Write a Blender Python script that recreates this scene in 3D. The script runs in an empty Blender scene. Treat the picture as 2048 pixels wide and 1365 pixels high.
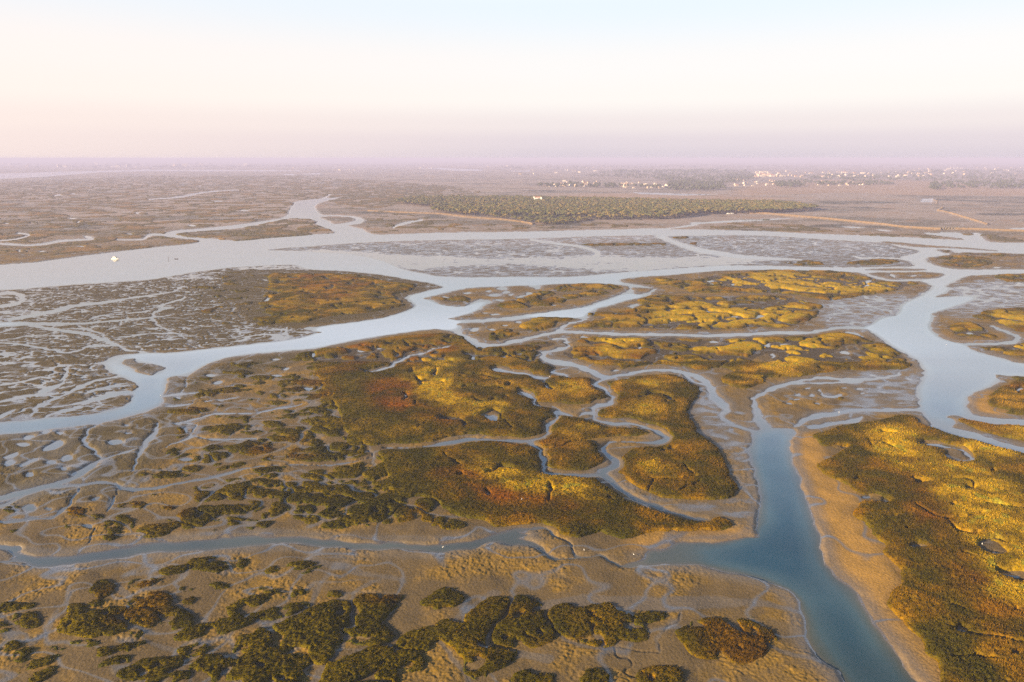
import bpy, bmesh, math, random, time
import numpy as np
T0 = time.time()
rng = np.random.default_rng(7)
random.seed(7)
C = bpy.context.scene.collection
R = math.radians
F32 = np.float32

# ------------------------------------------------------------------ camera model (for turning survey points into ground points)
IW, IH, FOC, HORIZ, CAMH = 2048.0, 1365.0, 1365.0, 317.0, 100.0
PITCH = math.atan((IH / 2 - HORIZ) / FOC)
CP, SP = math.cos(PITCH), math.sin(PITCH)

def ground(u, v):
    """ground point (z=0) of survey coordinates u, v"""
    a = (u - IW / 2) / FOC
    b = (IH / 2 - v) / FOC
    rz = -SP + b * CP
    s = -CAMH / rz
    return a * s, (CP + b * SP) * s

def project(x, y):
    d = y * CP + CAMH * SP
    h = y * SP - CAMH * CP
    return IW / 2 + FOC * x / d, IH / 2 - FOC * h / d

# ------------------------------------------------------------------ helpers
def P(s):
    return np.array([[float(t) for t in p.split(',')] for p in s.split()], dtype=float)

def spline(pts, closed, n=4):
    m = len(pts)
    out = []
    rngi = range(m if closed else m - 1)
    for i in rngi:
        if closed:
            p0, p1, p2, p3 = pts[i - 1], pts[i], pts[(i + 1) % m], pts[(i + 2) % m]
        else:
            p0, p1, p2, p3 = pts[max(i - 1, 0)], pts[i], pts[i + 1], pts[min(i + 2, m - 1)]
        for k in range(n):
            t = k / n
            c = 0.5 * ((2 * p1) + (-p0 + p2) * t + (2 * p0 - 5 * p1 + 4 * p2 - p3) * t * t * 0.9 + (-p0 + 3 * p1 - 3 * p2 + p3) * t * t * t * 0.9)
            lin = p1 + (p2 - p1) * t
            out.append(c * 0.75 + lin * 0.25)
    if not closed:
        out.append(pts[-1])
    return np.array(out)

# ------------------------------------------------------------------ the ground grid: dense near, sparse far, world fixed
DU = 1.8
us = np.arange(-430, 2490, DU)
vs = np.concatenate([np.arange(319.7, 330, 0.4), np.arange(330, 420, 0.65), np.arange(420, 700, 0.95), np.arange(700, 1570, 1.35)])
NU, NV = len(us), len(vs)
U, V = np.meshgrid(us, vs)
X, Y = ground(U, V)
X = X.astype(F32); Y = Y.astype(F32)
SC = (CAMH / -(-SP + (IH / 2 - vs) / FOC * CP))          # metres of depth along the view axis, per row
PXM = FOC / SC                                            # survey px per metre across
YR = ground(np.full(NV, IW / 2), vs)[1]
DYR = np.abs(np.gradient(YR))

_perm = rng.permutation(256).astype(np.int32)
_perm = np.concatenate([_perm, _perm])
_ga = rng.uniform(0, 2 * np.pi, 256)
_gx, _gy = np.cos(_ga).astype(F32), np.sin(_ga).astype(F32)

def noise(x, y, scale, seed=0):
    x = x / scale + seed * 17.31
    y = y / scale + seed * 9.77
    xi = np.floor(x).astype(np.int32); yi = np.floor(y).astype(np.int32)
    xf = (x - xi).astype(F32); yf = (y - yi).astype(F32)
    xi &= 255; yi &= 255
    uu = xf * xf * xf * (xf * (xf * 6 - 15) + 10)
    vv = yf * yf * yf * (yf * (yf * 6 - 15) + 10)
    def g(ix, iy, fx, fy):
        h = _perm[_perm[ix & 255] + (iy & 255)]
        return _gx[h] * fx + _gy[h] * fy
    n00 = g(xi, yi, xf, yf); n10 = g(xi + 1, yi, xf - 1, yf)
    n01 = g(xi, yi + 1, xf, yf - 1); n11 = g(xi + 1, yi + 1, xf - 1, yf - 1)
    a = n00 + uu * (n10 - n00)
    b = n01 + uu * (n11 - n01)
    return (a + vv * (b - a)) * F32(1.5)

def fbm(x, y, scale, octs=3, seed=0):
    s = 0; a = 1.0; t = 0
    for o in range(octs):
        s = s + a * noise(x, y, scale / 2 ** o, seed + o * 3)
        t += a; a *= 0.55
    return s / t

def sstep(a, b, x):
    t = np.clip((x - a) / (b - a), 0, 1)
    return t * t * (3 - 2 * t)

# a gentle wobble of every traced outline, so banks are ragged like real ones
def warp(amt, sc, seed):
    wx = fbm(X, Y, sc, 3, seed) * amt
    wy = fbm(X, Y, sc, 3, seed + 40) * amt
    return project(X + wx, Y + wy)
UW, VW = warp(2.2, 6.0, 1)         # banks
_ms = np.clip(SC / 300.0, 0.35, 6)[:, None]
UG = U + (UW - U) * np.clip(_ms, .5, 1.6)
VG = V + (VW - V) * np.clip(_ms, .5, 1.6)

def bbox(pts, pad):
    c0 = int(max(0, np.floor((pts[:, 0].min() - pad - us[0]) / DU)))
    c1 = int(min(NU, np.ceil((pts[:, 0].max() + pad - us[0]) / DU) + 1))
    r0 = int(np.searchsorted(vs, pts[:, 1].min() - pad))
    r1 = int(np.searchsorted(vs, pts[:, 1].max() + pad))
    return slice(r0, max(r0, r1)), slice(c0, max(c0, c1))

def poly(pts, smooth=True, raw=False):
    """boolean raster of a closed outline -> (slices, mask)"""
    if isinstance(pts, str): pts = P(pts)
    if smooth: pts = spline(pts, True, 3)
    sl = bbox(pts, 10)
    uu = (U if raw else UG)[sl]; vv = (V if raw else VG)[sl]
    ins = np.zeros(uu.shape, bool)
    a = pts; b = np.roll(pts, -1, 0)
    for (x1, y1), (x2, y2) in zip(a, b):
        if y1 == y2: continue
        lo, hi = min(y1, y2), max(y1, y2)
        rr = np.where((vv.max(1) >= lo) & (vv.min(1) <= hi))[0]
        if not len(rr): continue
        k = slice(rr[0], rr[-1] + 1)
        vk = vv[k]
        ins[k] ^= ((y1 > vk) != (y2 > vk)) & (uu[k] < (x2 - x1) * (vk - y1) / (y2 - y1) + x1)
    return sl, ins

def line(pts, widths, asp=1.0, smooth=True):
    """signed field (positive inside) of a ribbon traced with a width at every point"""
    if isinstance(pts, str): pts = P(pts)
    w = np.array(widths if hasattr(widths, '__len__') else [widths] * len(pts), float)
    if len(w) < len(pts): w = np.interp(np.linspace(0, 1, len(pts)), np.linspace(0, 1, len(w)), w)
    q = np.column_stack([pts, w])
    if smooth and len(q) > 2: q = spline(q, False, 3)
    sl = bbox(q[:, :2], q[:, 2].max() + 26)
    uu = UG[sl]; vv = VG[sl]
    f = np.full(uu.shape, -1e3, F32)
    for p, r in zip(q[:-1], q[1:]):
        pad = max(p[2], r[2]) + 24
        rr = np.where((vv.max(1) >= min(p[1], r[1]) - pad) & (vv.min(1) <= max(p[1], r[1]) + pad))[0]
        if not len(rr): continue
        c0 = int(max(0, (min(p[0], r[0]) - pad - us[0]) / DU - sl[1].start)); c1 = int((max(p[0], r[0]) + pad - us[0]) / DU - sl[1].start + 1)
        if c1 <= c0: continue
        k = (slice(rr[0], rr[-1] + 1), slice(c0, c1))
        a = uu[k] - p[0]; b = vv[k] - p[1]
        dx, dy = r[0] - p[0], r[1] - p[1]
        L = dx * dx + dy * dy + 1e-9
        t = np.clip((a * dx + b * dy) / L, 0, 1)
        d = np.hypot(a - t * dx, b - t * dy)
        f[k] = np.maximum(f[k], (p[2] + t * (r[2] - p[2])) / 2 - d)
    return sl, f

def ellipse(cx, cy, rx, ry, tilt=0, rag=0.28, seed=0):
    sl = bbox(np.array([[cx - rx, cy - rx], [cx + rx, cy + rx]]), 8)
    a = UG[sl] - cx; b = VG[sl] - cy
    c, s = math.cos(R(tilt)), math.sin(R(tilt))
    p = (a * c - b * s) / rx; q = (a * s + b * c) / ry
    n = fbm(X[sl], Y[sl], max(2.0, rx / PXM[min(NV - 1, int(np.searchsorted(vs, cy)))] * 0.8), 3, 60 + seed)
    return sl, (p * p + q * q) < (1 + rag * 2.2 * n)

def blur(A, Rm, n=1, maxcell=60):
    """box blur with a radius in metres (so it is the same on the ground everywhere)"""
    A = A.astype(F32)
    rh = np.clip(np.round(Rm * PXM / DU), 0, maxcell).astype(int)
    rv = np.clip(np.round(Rm / DYR), 0, maxcell).astype(int)
    ci = np.arange(NU)[None, :]
    lo = np.maximum(ci - rh[:, None], 0); hi = np.minimum(ci + rh[:, None], NU - 1) + 1
    ri = np.arange(NV)
    vlo = np.maximum(ri - rv, 0); vhi = np.minimum(ri + rv, NV - 1) + 1
    for _ in range(n):
        S = np.zeros((NV, NU + 1), np.float64); np.cumsum(A, axis=1, out=S[:, 1:])
        A = ((np.take_along_axis(S, hi, 1) - np.take_along_axis(S, lo, 1)) / (hi - lo)).astype(F32)
        S = np.zeros((NV + 1, NU), np.float64); np.cumsum(A, axis=0, out=S[1:])
        A = ((S[vhi] - S[vlo]) / (vhi - vlo)[:, None]).astype(F32)
    return A

def soft3(A):
    A = A.astype(F32)
    B = A.copy(); B[:, 1:-1] = (A[:, :-2] + 2 * A[:, 1:-1] + A[:, 2:]) / 4
    D = B.copy(); D[1:-1] = (B[:-2] + 2 * B[1:-1] + B[2:]) / 4
    return D

# ------------------------------------------------------------------ survey of the water
water = np.zeros((NV, NU), bool)
def add(mask, sp):
    sl, m = sp
    mask[sl] |= m
def cut(mask, sp):
    sl, m = sp
    mask[sl] &= ~m

RIVER = """-470,552 0,530 100,521 160,513 225,505 300,496 355,491 390,487 400,482 385,479.5 360,477 333,474 322,470 350,462 390,459 460,452 512,445
562,437 577,429 581,417 595,403 642,398 658,389 662,390 652,397 683,394 666,399 639,406 629,415 639,427 646,431 669,430.5 707,433 724,438 727,442 719,448 696,451 707,455 724,459 744,469 787,469 837,467.5 887,466
1024,464.5 1124,462 1249,459 1294,457.5 1331,457.5 1384,449.5 1379,446 1411,445 1474,441 1536,438.5 1581,437 1536,441 1499,443 1404,448 1394,451 1369,455 1334,459 1399,459.5 1536,463.5
1611,467.5 1711,471 1811,475 1886,479 1921,480.5 1931,479 1906,475 1881,472.5 1858,469 1846,465.5 1876,467.5 1886,464.5 1918,466 1926,470 1946,471 1948,466 1958,467.5 1963,474 1971,482.5 1996,485.5 2048,486 2520,488
2520,985 2048,908 1961,884 1906,872 1868,857 1858,845 1841,822 1837,817 1836,775 1846,755 1842,727 1823,715 1786,695 1756,675 1736,660 1731,656 1743,649 1761,635 1793,632 1798,615 1811,605 1838,592 1862,577 1858,569 1836,562 1811,563 1773,562 1748,556 1730,547 1676,543 1586,541 1536,540 1434,542 1349,550 1261,556 1240,563
1294,574 1311,579 1310,582 1301,588 1296,592 1274,597 1241,605 1219,612 1189,620 1176,630 1172,640 1144,648 1131,655 1131,664 1106,669 1061,679 1024,688 987,695 962,695 942,690 922,673 909,667 904,664 874,659 812,665 737,677 662,691 612,700 512,708 450,717 412,730 390,742 375,752 342,753 335,767 325,790 317,811 275,829 200,847 100,859 0,869 -470,885"""
add(water, poly(RIVER))
ISL = {
 'orange': "352,469 362,466 390,464 460,459 512,451 562,440 594,437 624,439.5 636,444 630,447 652,457 674,466 632,469 574,474 512,479 475,482 437,479 400,475.5 370,474",
 'small_n': "640,434 662,433 697,434 712,439 709,443 687,447 667,449 660,444 642,437",
 'mid': "524,500.5 612,494 687,488 762,484 862,481 1024,478.5 1149,474 1306,471 1329,472.5 1449,471 1536,472 1661,480 1761,485.5 1798,494 1831,500 1840,502.5 1831,507.5 1806,512.5 1801,519 1818,522.5 1827,530 1826,533 1761,534.5 1661,535 1536,532 1449,531 1349,537.5 1249,545 1200,549 1140,554 1024,554 937,555 874,552.5 844,546 827,544 800,536 760,520 700,508 640,505 600,502",
 'sliver': "1758,484 1786,484 1861,491 1936,496 2001,502 1981,502.5 1911,497.5 1836,495 1786,489",
 'e1': "1871,500 1886,499.5 1903,501 1911,506 1926,505 1961,506 1998,506 2051,508 2520,520 2520,533 2051,539 2011,539 1961,539.5 1923,539.5 1886,535.5 1861,527.5 1851,520 1853,516 1868,514 1891,511 1901,507.5 1886,506",
 'e2': "2520,530 2048,547 1986,550 1936,552 1908,565 1893,570 1893,575 1903,577 1896,585 1878,591 1863,595 1911,594 1961,590 1936,605 1898,617 1868,627 1866,640 1860,650 1871,667 1898,682 1931,688 1941,699 1986,712 2023,722 2048,727 2520,770",
 'e3': "2520,760 2048,754 1983,745 2001,760 1996,766 1966,780 1941,790 1936,805 1937,820 1948,830 1986,837 2048,840 2520,862",
 'e4': "1891,831 1911,830 1961,845 2048,852 2520,880 2520,975 2048,895 1986,877 1936,864 1908,855 1908,840 1893,836",
 's3': "1718,540 1786,537 1853,539 1846,542 1761,542",
 's4': "1736,546 1786,545 1861,544.5 1891,549.5 1871,557 1811,560 1773,559 1748,554",
 'i3': "849,596 869,592 902,584 937,576 987,574 1024,572.5 1081,570 1106,569 1174,567 1224,569 1249,571 1260,576 1256,582 1236,592 1199,604 1164,615 1099,624 1049,630 1024,634 987,637 937,640 887,639 924,632 949,625 969,612 982,604 962,599 947,605 927,614 882,610 869,601 852,599",
 'i4': "1268,575 1294,576 1306,579 1299,584 1276,590 1266,584",
 'i2': "902,649 937,646 1024,641 1066,636 1144,636 1164,640 1144,645 1124,652 1120,659 1086,669 1024,681 999,688 962,685 932,670 924,660 922,652",
 'west': "-470,600 0,581 62,577 150,570 225,565 300,560 375,547 450,537 512,533 562,530 590,530 612,539 687,542.5 762,550 812,559 862,567 889,575.5 862,580 824,590 811,595 816,602 829,612.5 812,622 774,634 699,646 619,655 612,660 649,665 632,667 587,679 512,687 450,694 362,704 300,707 250,709 220,716 207,725 212,737 225,747 250,757 275,767 272,777 267,792 250,812 175,830 87,837 0,845 -470,862",
 'wb': "245,720 268,717 275,727 300,728 330,735 318,745 300,752 282,748 262,738 248,730",
}
for k, s in ISL.items():
    cut(water, poly(s))
NEARCH = "1508,863 1536,857 1586,858 1590,865 1581,892 1581,917 1591,945 1598,955 1618,1022 1636,1075 1646,1120 1658,1142 1668,1157 1708,1182 1726,1217 1768,1275 1801,1325 1833,1365 1930,1500 1790,1500 1690,1362 1671,1342 1641,1317 1623,1295 1613,1275 1611,1235 1603,1220 1596,1200 1573,1177 1536,1166 1514,1157 1461,1145 1411,1132 1349,1129 1294,1132 1239,1135 1239,1131 1284,1125 1294,1115 1289,1107 1301,1102 1336,1100 1349,1092 1369,1085 1424,1087 1486,1079 1514,1076 1518,1067 1514,1040 1521,1002 1516,965 1509,940 1504,925 1499,900 1506,875"
add(water, poly(NEARCH))
NEARCREEK = "-470,1100 0,1090 35,1105 65,1117 75,1118 160,1110 225,1101 300,1089 400,1082 512,1073 562,1075 612,1076 652,1082 724,1087 749,1091 787,1085 824,1090 887,1091 937,1085 987,1070 1024,1063 1060,1072 1020,1080 1045,1086 1024,1092 999,1084 974,1087 937,1100 862,1104 799,1096 749,1100 687,1095 652,1097 587,1087 512,1091 475,1095 350,1104 287,1105 260,1115 200,1121 125,1132 100,1135 62,1130 0,1126 -470,1140"
add(water, poly(NEARCREEK))
cut(water, poly("-60,1100 0,1098 25,1108 38,1115 20,1122 0,1124 -60,1128"))

# creeks: points, widths (as seen), how much bare mud lies along them, depth of the cut
CREEKS = [
 ("1024,1063 1069,1056 1089,1059 1111,1072 1134,1086 1144,1098 1151,1115 1174,1117 1199,1111 1222,1121 1238,1132", [7, 4, 4, 4, 4, 4, 4, 4, 4, 5, 6], 6, 1),
 ("1024,1080 1061,1090 1086,1101 1099,1115 1120,1120 1150,1118", [8, 8, 8, 5, 4, 4], 4, 1),
 ("1106,680 1128,678 1136,690 1131,697 1104,702 1089,706 1086,713 1092,720 1124,727 1149,731 1174,738 1189,748 1204,753 1224,754 1249,750 1286,743 1324,741 1361,744 1389,752 1409,762 1421,777 1429,795 1441,807 1453,815 1447,827 1446,838 1461,847 1486,857 1509,864", [4, 4, 5, 6, 5, 6, 6, 7, 9, 9, 9, 9, 8, 6, 5, 5, 5, 6, 8, 10, 12, 14, 16, 12, 10, 8, 6, 4, 4], 9, 1),
 ("1361,745 1374,755 1389,765 1410,770", [4, 5, 4, 3], 6, .6),
 ("1204,754 1209,758 1192,767 1196,773 1212,779 1222,793 1227,798 1221,807 1199,812 1186,817 1186,828 1188,835 1186,838 1199,843 1222,848 1261,848 1299,858 1324,869 1334,877 1329,882 1311,885 1296,886", [4, 4, 5, 4, 5, 5, 5, 6, 7, 8, 6, 5, 5, 5, 4, 4, 4, 6, 8, 9, 8, 5], 8, 1),
 ("1296,886 1274,886 1249,884 1224,886 1211,895 1210,904 1217,913 1232,922 1232,932 1217,939 1204,947 1214,958 1234,974 1261,994 1294,1007 1336,1022 1374,1033 1416,1040", [3, 3, 3, 4, 6, 6, 6, 10, 13, 11, 12, 12, 10, 8, 6, 5, 5, 3], 10, .8),
 ("1186,826 1166,828 1156,833 1141,831 1119,826 1112,828 1115,838 1104,846 1091,853 1092,859 1098,866 1084,876 1062,881 1042,884 1004,881 962,879 940,879 912,884 892,887 862,892 812,895 762,898", [5, 3, 3, 3, 4, 4, 5, 5, 5, 5, 3, 3, 3, 3, 3, 3, 6, 8, 6, 2, 2, 2], 6, 1),
 ("1061,884 1074,895 1083,908 1087,922 1089,932 1085,941 1096,947 1139,950 1174,951 1204,950", [4, 5, 6, 7, 6, 5, 4, 4, 4, 6], 6, 1),
 ("1040,785 1046,787 1059,792 1069,799 1069,810 1089,813 1111,815 1121,823", [3, 6, 6, 4, 3, 2, 2, 2], 5, 1),
 ("727,745 757,741 782,734 789,727 804,720 824,711 849,707 862,699 899,694", [2, 4, 4, 5, 4, 3, 2, 2, 2], 3, 1.5),
 ("990,740 1012,742 1024,746 1056,747 1066,754 1089,757 1100,755", [6, 5, 3, 3, 4, 3, 2], 4, 1),
 ("1086,766 1096,775 1104,781", [2, 4, 3], 3, 1),
 ("1137,755 1124,750 1104,745 1118,740 1136,737", [2, 3, 2, 2, 2], 5, .6),
 ("1596,852 1618,837 1661,830 1698,822 1761,821 1838,820", [9, 9, 8, 6, 5, 5], 0, 1),
 ("1621,855 1653,851 1676,845 1711,842 1726,834", [8, 7, 5, 7, 5], 0, 1),
 ("1131,664 1174,666 1249,669 1349,670 1424,672 1536,667 1611,666 1648,661 1676,656 1735,656", [5, 5, 5, 5, 5, 6, 5, 5, 5, 6], 7, 1),
 ("1691,664 1711,668 1726,675", [3, 4, 3], 3, .6),
 ("1801,745 1786,752 1761,757 1711,761 1691,760 1636,756 1573,770 1536,782 1524,790 1506,800 1514,820 1519,842 1536,862", [3, 4, 4, 6, 6, 4, 6, 8, 6, 6, 12, 16, 20], 0, .6),
 ("1586,768 1698,766 1726,762", [2, 3, 3], 0, .6),
 ("1641,780 1643,790 1661,795 1686,790", [4, 5, 6, 4], 0, .8),
 ("1931,689 1993,688 2024,685 2038,677 2028,670 2001,660 1981,651", [4, 5, 6, 7, 5, 4, 2], 5, 1),
 ("195,850 180,859 172,875 168,882 180,895 195,910 200,920 175,935 150,950", [3, 3, 6, 6, 6, 5, 4, 9, 7], 0, .6),
 ("200,920 215,917 240,907 280,897", [3, 5, 6, 2], 0, .5),
 ("317,847 312,865 298,880 288,895 278,910 270,932 262,945", [4, 6, 8, 6, 6, 5, 3], 0, .8),
 ("-80,1010 0,998 25,990 50,985 100,972 140,960 175,942 200,922", [12, 15, 17, 13, 12, 9, 7, 4], 0, .5),
 ("-80,1030 0,1013 25,1004 45,992", [6, 6, 8, 6], 0, .5),
 ("100,975 150,971 212,965 240,975 275,980 312,977 362,967 425,955 475,942 520,934 580,930 640,932 700,926 745,915 735,903", [9, 6, 5, 7, 7, 7, 6, 6, 5, 4, 3, 3, 3, 3, 3], 5, .4),
 ("160,980 150,995 130,1017 110,1035 75,1037 0,1044", [4, 5, 8, 4, 4, 4], 0, .5),
 ("237,980 225,1002 212,1022", [2, 2.5, 2], 0, 2), ("192,1055 180,1080 175,1090", [2, 2.5, 2], 0, 2),
 ("325,792 355,790 400,785 450,775 500,768", [3, 5, 2, 2, 2], 0, .5),
 ("375,752 372,770 362,785", [3, 3, 3], 0, 1.5),
 ("320,815 350,812 400,806 450,798 500,795 520,800", [2, 4, 2, 3, 3, 2], 4, .5),
 ("345,848 400,837 430,828 480,828 512,827 545,820 590,812 640,803", [3, 4, 4, 4, 4, 4, 3, 2], 5, .4),
 ("320,900 345,888 380,875 388,862 392,850 380,848 345,850", [2, 3, 5, 6, 4, 3, 2], 4, .5),
 ("390,872 420,878 450,880 500,878 512,880", [3, 4, 4, 3, 3], 4, .5),
 ("0,488 50,491 87,489 125,482 185,479 172,474", [4, 3, 4, 4, 3, 4], 2, 1),
 ("0,482 32,479 59,471 35,467", [2, 2, 2.5, 2], 1, 1),
 ("322,470 302,470 287,479 272,480 235,480", [4, 4, 3, 2, 1.5], 2, 1),
 ("297,400 342,396 369,393 403,386 444,382 478,381", [2, 2.5, 4, 2.5, 2, 1.6], 0, 1),
 ("1061,480 1111,487.5 1154,492.5 1184,500 1196,506 1190,518", [3, 4, 4, 6, 8, 16], 3, 1),
 ("1316,472 1334,479 1361,490 1394,500 1436,507 1486,515 1600,520", [8, 8, 8, 9, 9, 8, 3], 3, 1),
 ("787,456 800,450 825,444 845,440", [3, 4, 4, 2.5], 0, 1),
 ("1706,512 1722,517 1760,516 1806,518", [2, 3, 2, 2], 2, 1),
 ("1856,893 1871,890 1911,895 1931,905 1944,922 1925,925", [6, 7, 5, 5, 6, 5], 0, .6),
 ("1726,546 1741,552 1768,559", [4, 4, 4], 2, 1),
 ("1778,549 1788,553 1790,556", [2, 4, 4], 0, 1),
 # west flats
 ("-60,600 0,588 25,587 43,592 46,600 32,608 0,613 -60,618", [7, 6, 7, 9, 9, 8, 8, 8], 0, 1),
 ("-60,655 0,650 60,648 160,648 225,642 300,636 345,630", [10, 12, 8, 5, 4, 3, 2], 0, 1),
 ("20,640 60,632 110,623 150,612 200,607 260,597 320,588 350,583 362,573", [8, 8, 9, 8, 6, 4, 3, 3, 2], 0, 1),
 ("303,640 310,625 340,615 315,614 360,600 375,594", [7, 7, 4, 2, 4, 2], 0, 1),
 ("305,640 315,648 320,655 345,663", [5, 4, 4, 2], 0, 1),
 ("60,652 110,660 170,668 210,683 235,690", [4, 7, 8, 9, 5], 0, 1),
 ("155,652 200,667 215,680", [3, 5, 5], 0, 1),
 ("0,686 45,690 100,700 135,706 165,699 180,693 230,692", [3, 4, 4, 3, 4, 3, 3], 0, 1),
 ("230,690 255,700 300,707", [6, 4, 4], 0, 1),
 ("0,707 30,711", [5, 5], 0, 1), ("0,725 60,726 100,722 140,733 205,725", [3, 3, 2, 2, 3], 0, 1),
 ("135,735 130,750 125,765 110,775 90,780 70,790", [8, 10, 6, 10, 10, 3], 0, 1),
 ("0,770 40,765 80,755 110,760", [4, 4, 4, 3], 0, 1), ("95,804 130,790 160,775 190,762 240,753", [5, 6, 9, 5, 3], 0, 1),
 ("0,805 20,800 60,792 120,785", [5, 5, 4, 2], 0, 1), ("65,830 75,812 100,808", [8, 8, 5], 0, 1), ("90,834 130,822 165,815", [3, 7, 4], 0, 1),
 ("105,815 150,808 200,797 235,790 265,787", [4, 5, 10, 5, 3], 0, 1), ("170,788 200,778 240,772 270,770", [5, 6, 4, 3], 0, 1),
 ("215,788 240,785 268,783", [6, 7, 3], 0, 1), ("0,835 30,820", [10, 4], 0, 1),
 ("240,675 300,668 345,667 370,675 375,685", [1.5, 2, 2, 2, 2], 0, 1), ("240,650 243,640", [3, 3], 0, 1),
 ("180,640 200,632 250,628 300,622", [2, 2, 2, 1.5], 0, 1),
]
creekF = np.full((NV, NU), -1e3, F32)      # px to the water edge, positive inside
bareM = np.zeros((NV, NU), bool)
cutD = np.zeros((NV, NU), F32)
for s, w, bare, dep in CREEKS:
    if s.startswith(('-60', '20,640', '303,', '305,', '60,652', '155,652', '0,686', '230,690', '0,707', '0,725', '135,735', '0,770', '95,804', '0,805', '65,830', '90,834', '105,815', '170,788', '215,788', '0,835')): w = list(np.array(w) * .78)
    if dep <= .5: w = list(np.array(w) * .72)
    sl, f = line(s, w)
    creekF[sl] = np.maximum(creekF[sl], f)
    bareM[sl] |= f > -bare
    cutD[sl] = np.maximum(cutD[sl], np.where(f > -2.5, dep, 0))
water |= creekF > 0
# dark cracks cut into the thick marsh (little or no water in them)
GULLIES = [
 ("1823,962 1850,968 1881,963 1916,960 1941,963 1948,975", 4.5), ("1831,1015 1861,1034 1891,1042 1926,1037 1971,1031", 4), ("1893,1042 1905,1055 1920,1068 1945,1072", 4.5),
 ("865,717 860,712 850,714", 4), ("870,723 890,722 905,724", 4), ("869,745 872,750 866,753", 7), ("842,772 840,766 855,763 880,765 887,768", 5), ("832,758 836,762", 5),
 ("809,790 815,795 808,802", 5), ("825,812 832,806", 4), ("790,820 830,816 862,815", 2), ("852,848 838,860", 3), ("880,838 905,837 925,843 930,855", 8), ("975,826 990,822 1003,830 1006,845 1024,860", 4),
 ("1096,975 1104,983 1100,995 1095,1005", 6), ("1024,940 1000,935 985,945 975,950", 7), ("972,985 975,992", 9), ("892,912 905,925 920,935", 3), ("1219,999 1226,1003", 5),
 ("990,715 960,712 925,710", 4), ("1000,700 1024,715 1060,722", 3), ("920,750 960,752 1000,760", 3), ("925,778 970,775 1010,780", 3), ("945,800 960,807 990,800", 4),
 ("1070,700 1040,705", 3), ("1330,700 1360,705 1400,703", 3), ("1240,720 1290,722 1310,727", 3), ("1310,712 1306,722 1305,728", 4), ("1440,735 1460,722 1480,714", 4),
 ("1500,720 1520,712 1540,705 1552,706", 5), ("1550,703 1553,712 1547,720", 4), ("1590,712 1640,718 1670,722", 6), ("1675,696 1690,690 1712,690", 4), ("1680,705 1700,700 1712,698", 4), ("1690,694 1696,703", 3),
 ("1280,798 1310,788 1340,797 1345,806", 4), ("1312,788 1330,795 1345,805", 4), ("1340,800 1352,808", 3), ("1388,950 1370,940 1366,932", 4), ("1395,955 1340,962 1300,962", 3), ("1355,985 1385,975 1400,965", 3), ("1307,960 1300,985", 3),
 ("1790,870 1760,866", 4), ("1770,890 1790,900", 5), ("1730,885 1745,895", 3), ("1850,885 1835,892", 5), ("1958,1085 1990,1078 2015,1090", 5), ("2000,1150 2048,1160", 5), ("1965,1010 2048,1020", 3), ("1920,1110 1950,1120", 3),
 ("1895,1260 1930,1268 1980,1280 2048,1290", 4), ("1900,1320 1950,1318 1990,1325", 4), ("1860,1220 1900,1215 1930,1225", 3), ("1620,612 1590,605 1560,603", 3), ("1420,625 1460,628", 4), ("1340,645 1380,648 1420,645", 3), ("1475,633 1500,640 1530,632", 4), ("1545,640 1580,650 1610,648", 3),
 ("1300,640 1340,632 1380,630", 3), ("1650,575 1668,578 1660,584", 4), ("1690,570 1680,562 1630,566", 4), ("1640,560 1700,568 1745,560", 3), ("1580,560 1620,555", 3), ("1735,568 1725,576", 4), ("1440,568 1470,575 1500,572", 4), ("1560,578 1600,585 1680,590", 3),
]
gul = np.zeros((NV, NU), bool)
for s, w in GULLIES:
    sl, f = line(s, w)
    gul[sl] |= f > 0
    creekF[sl] = np.maximum(creekF[sl], f - w)
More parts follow.
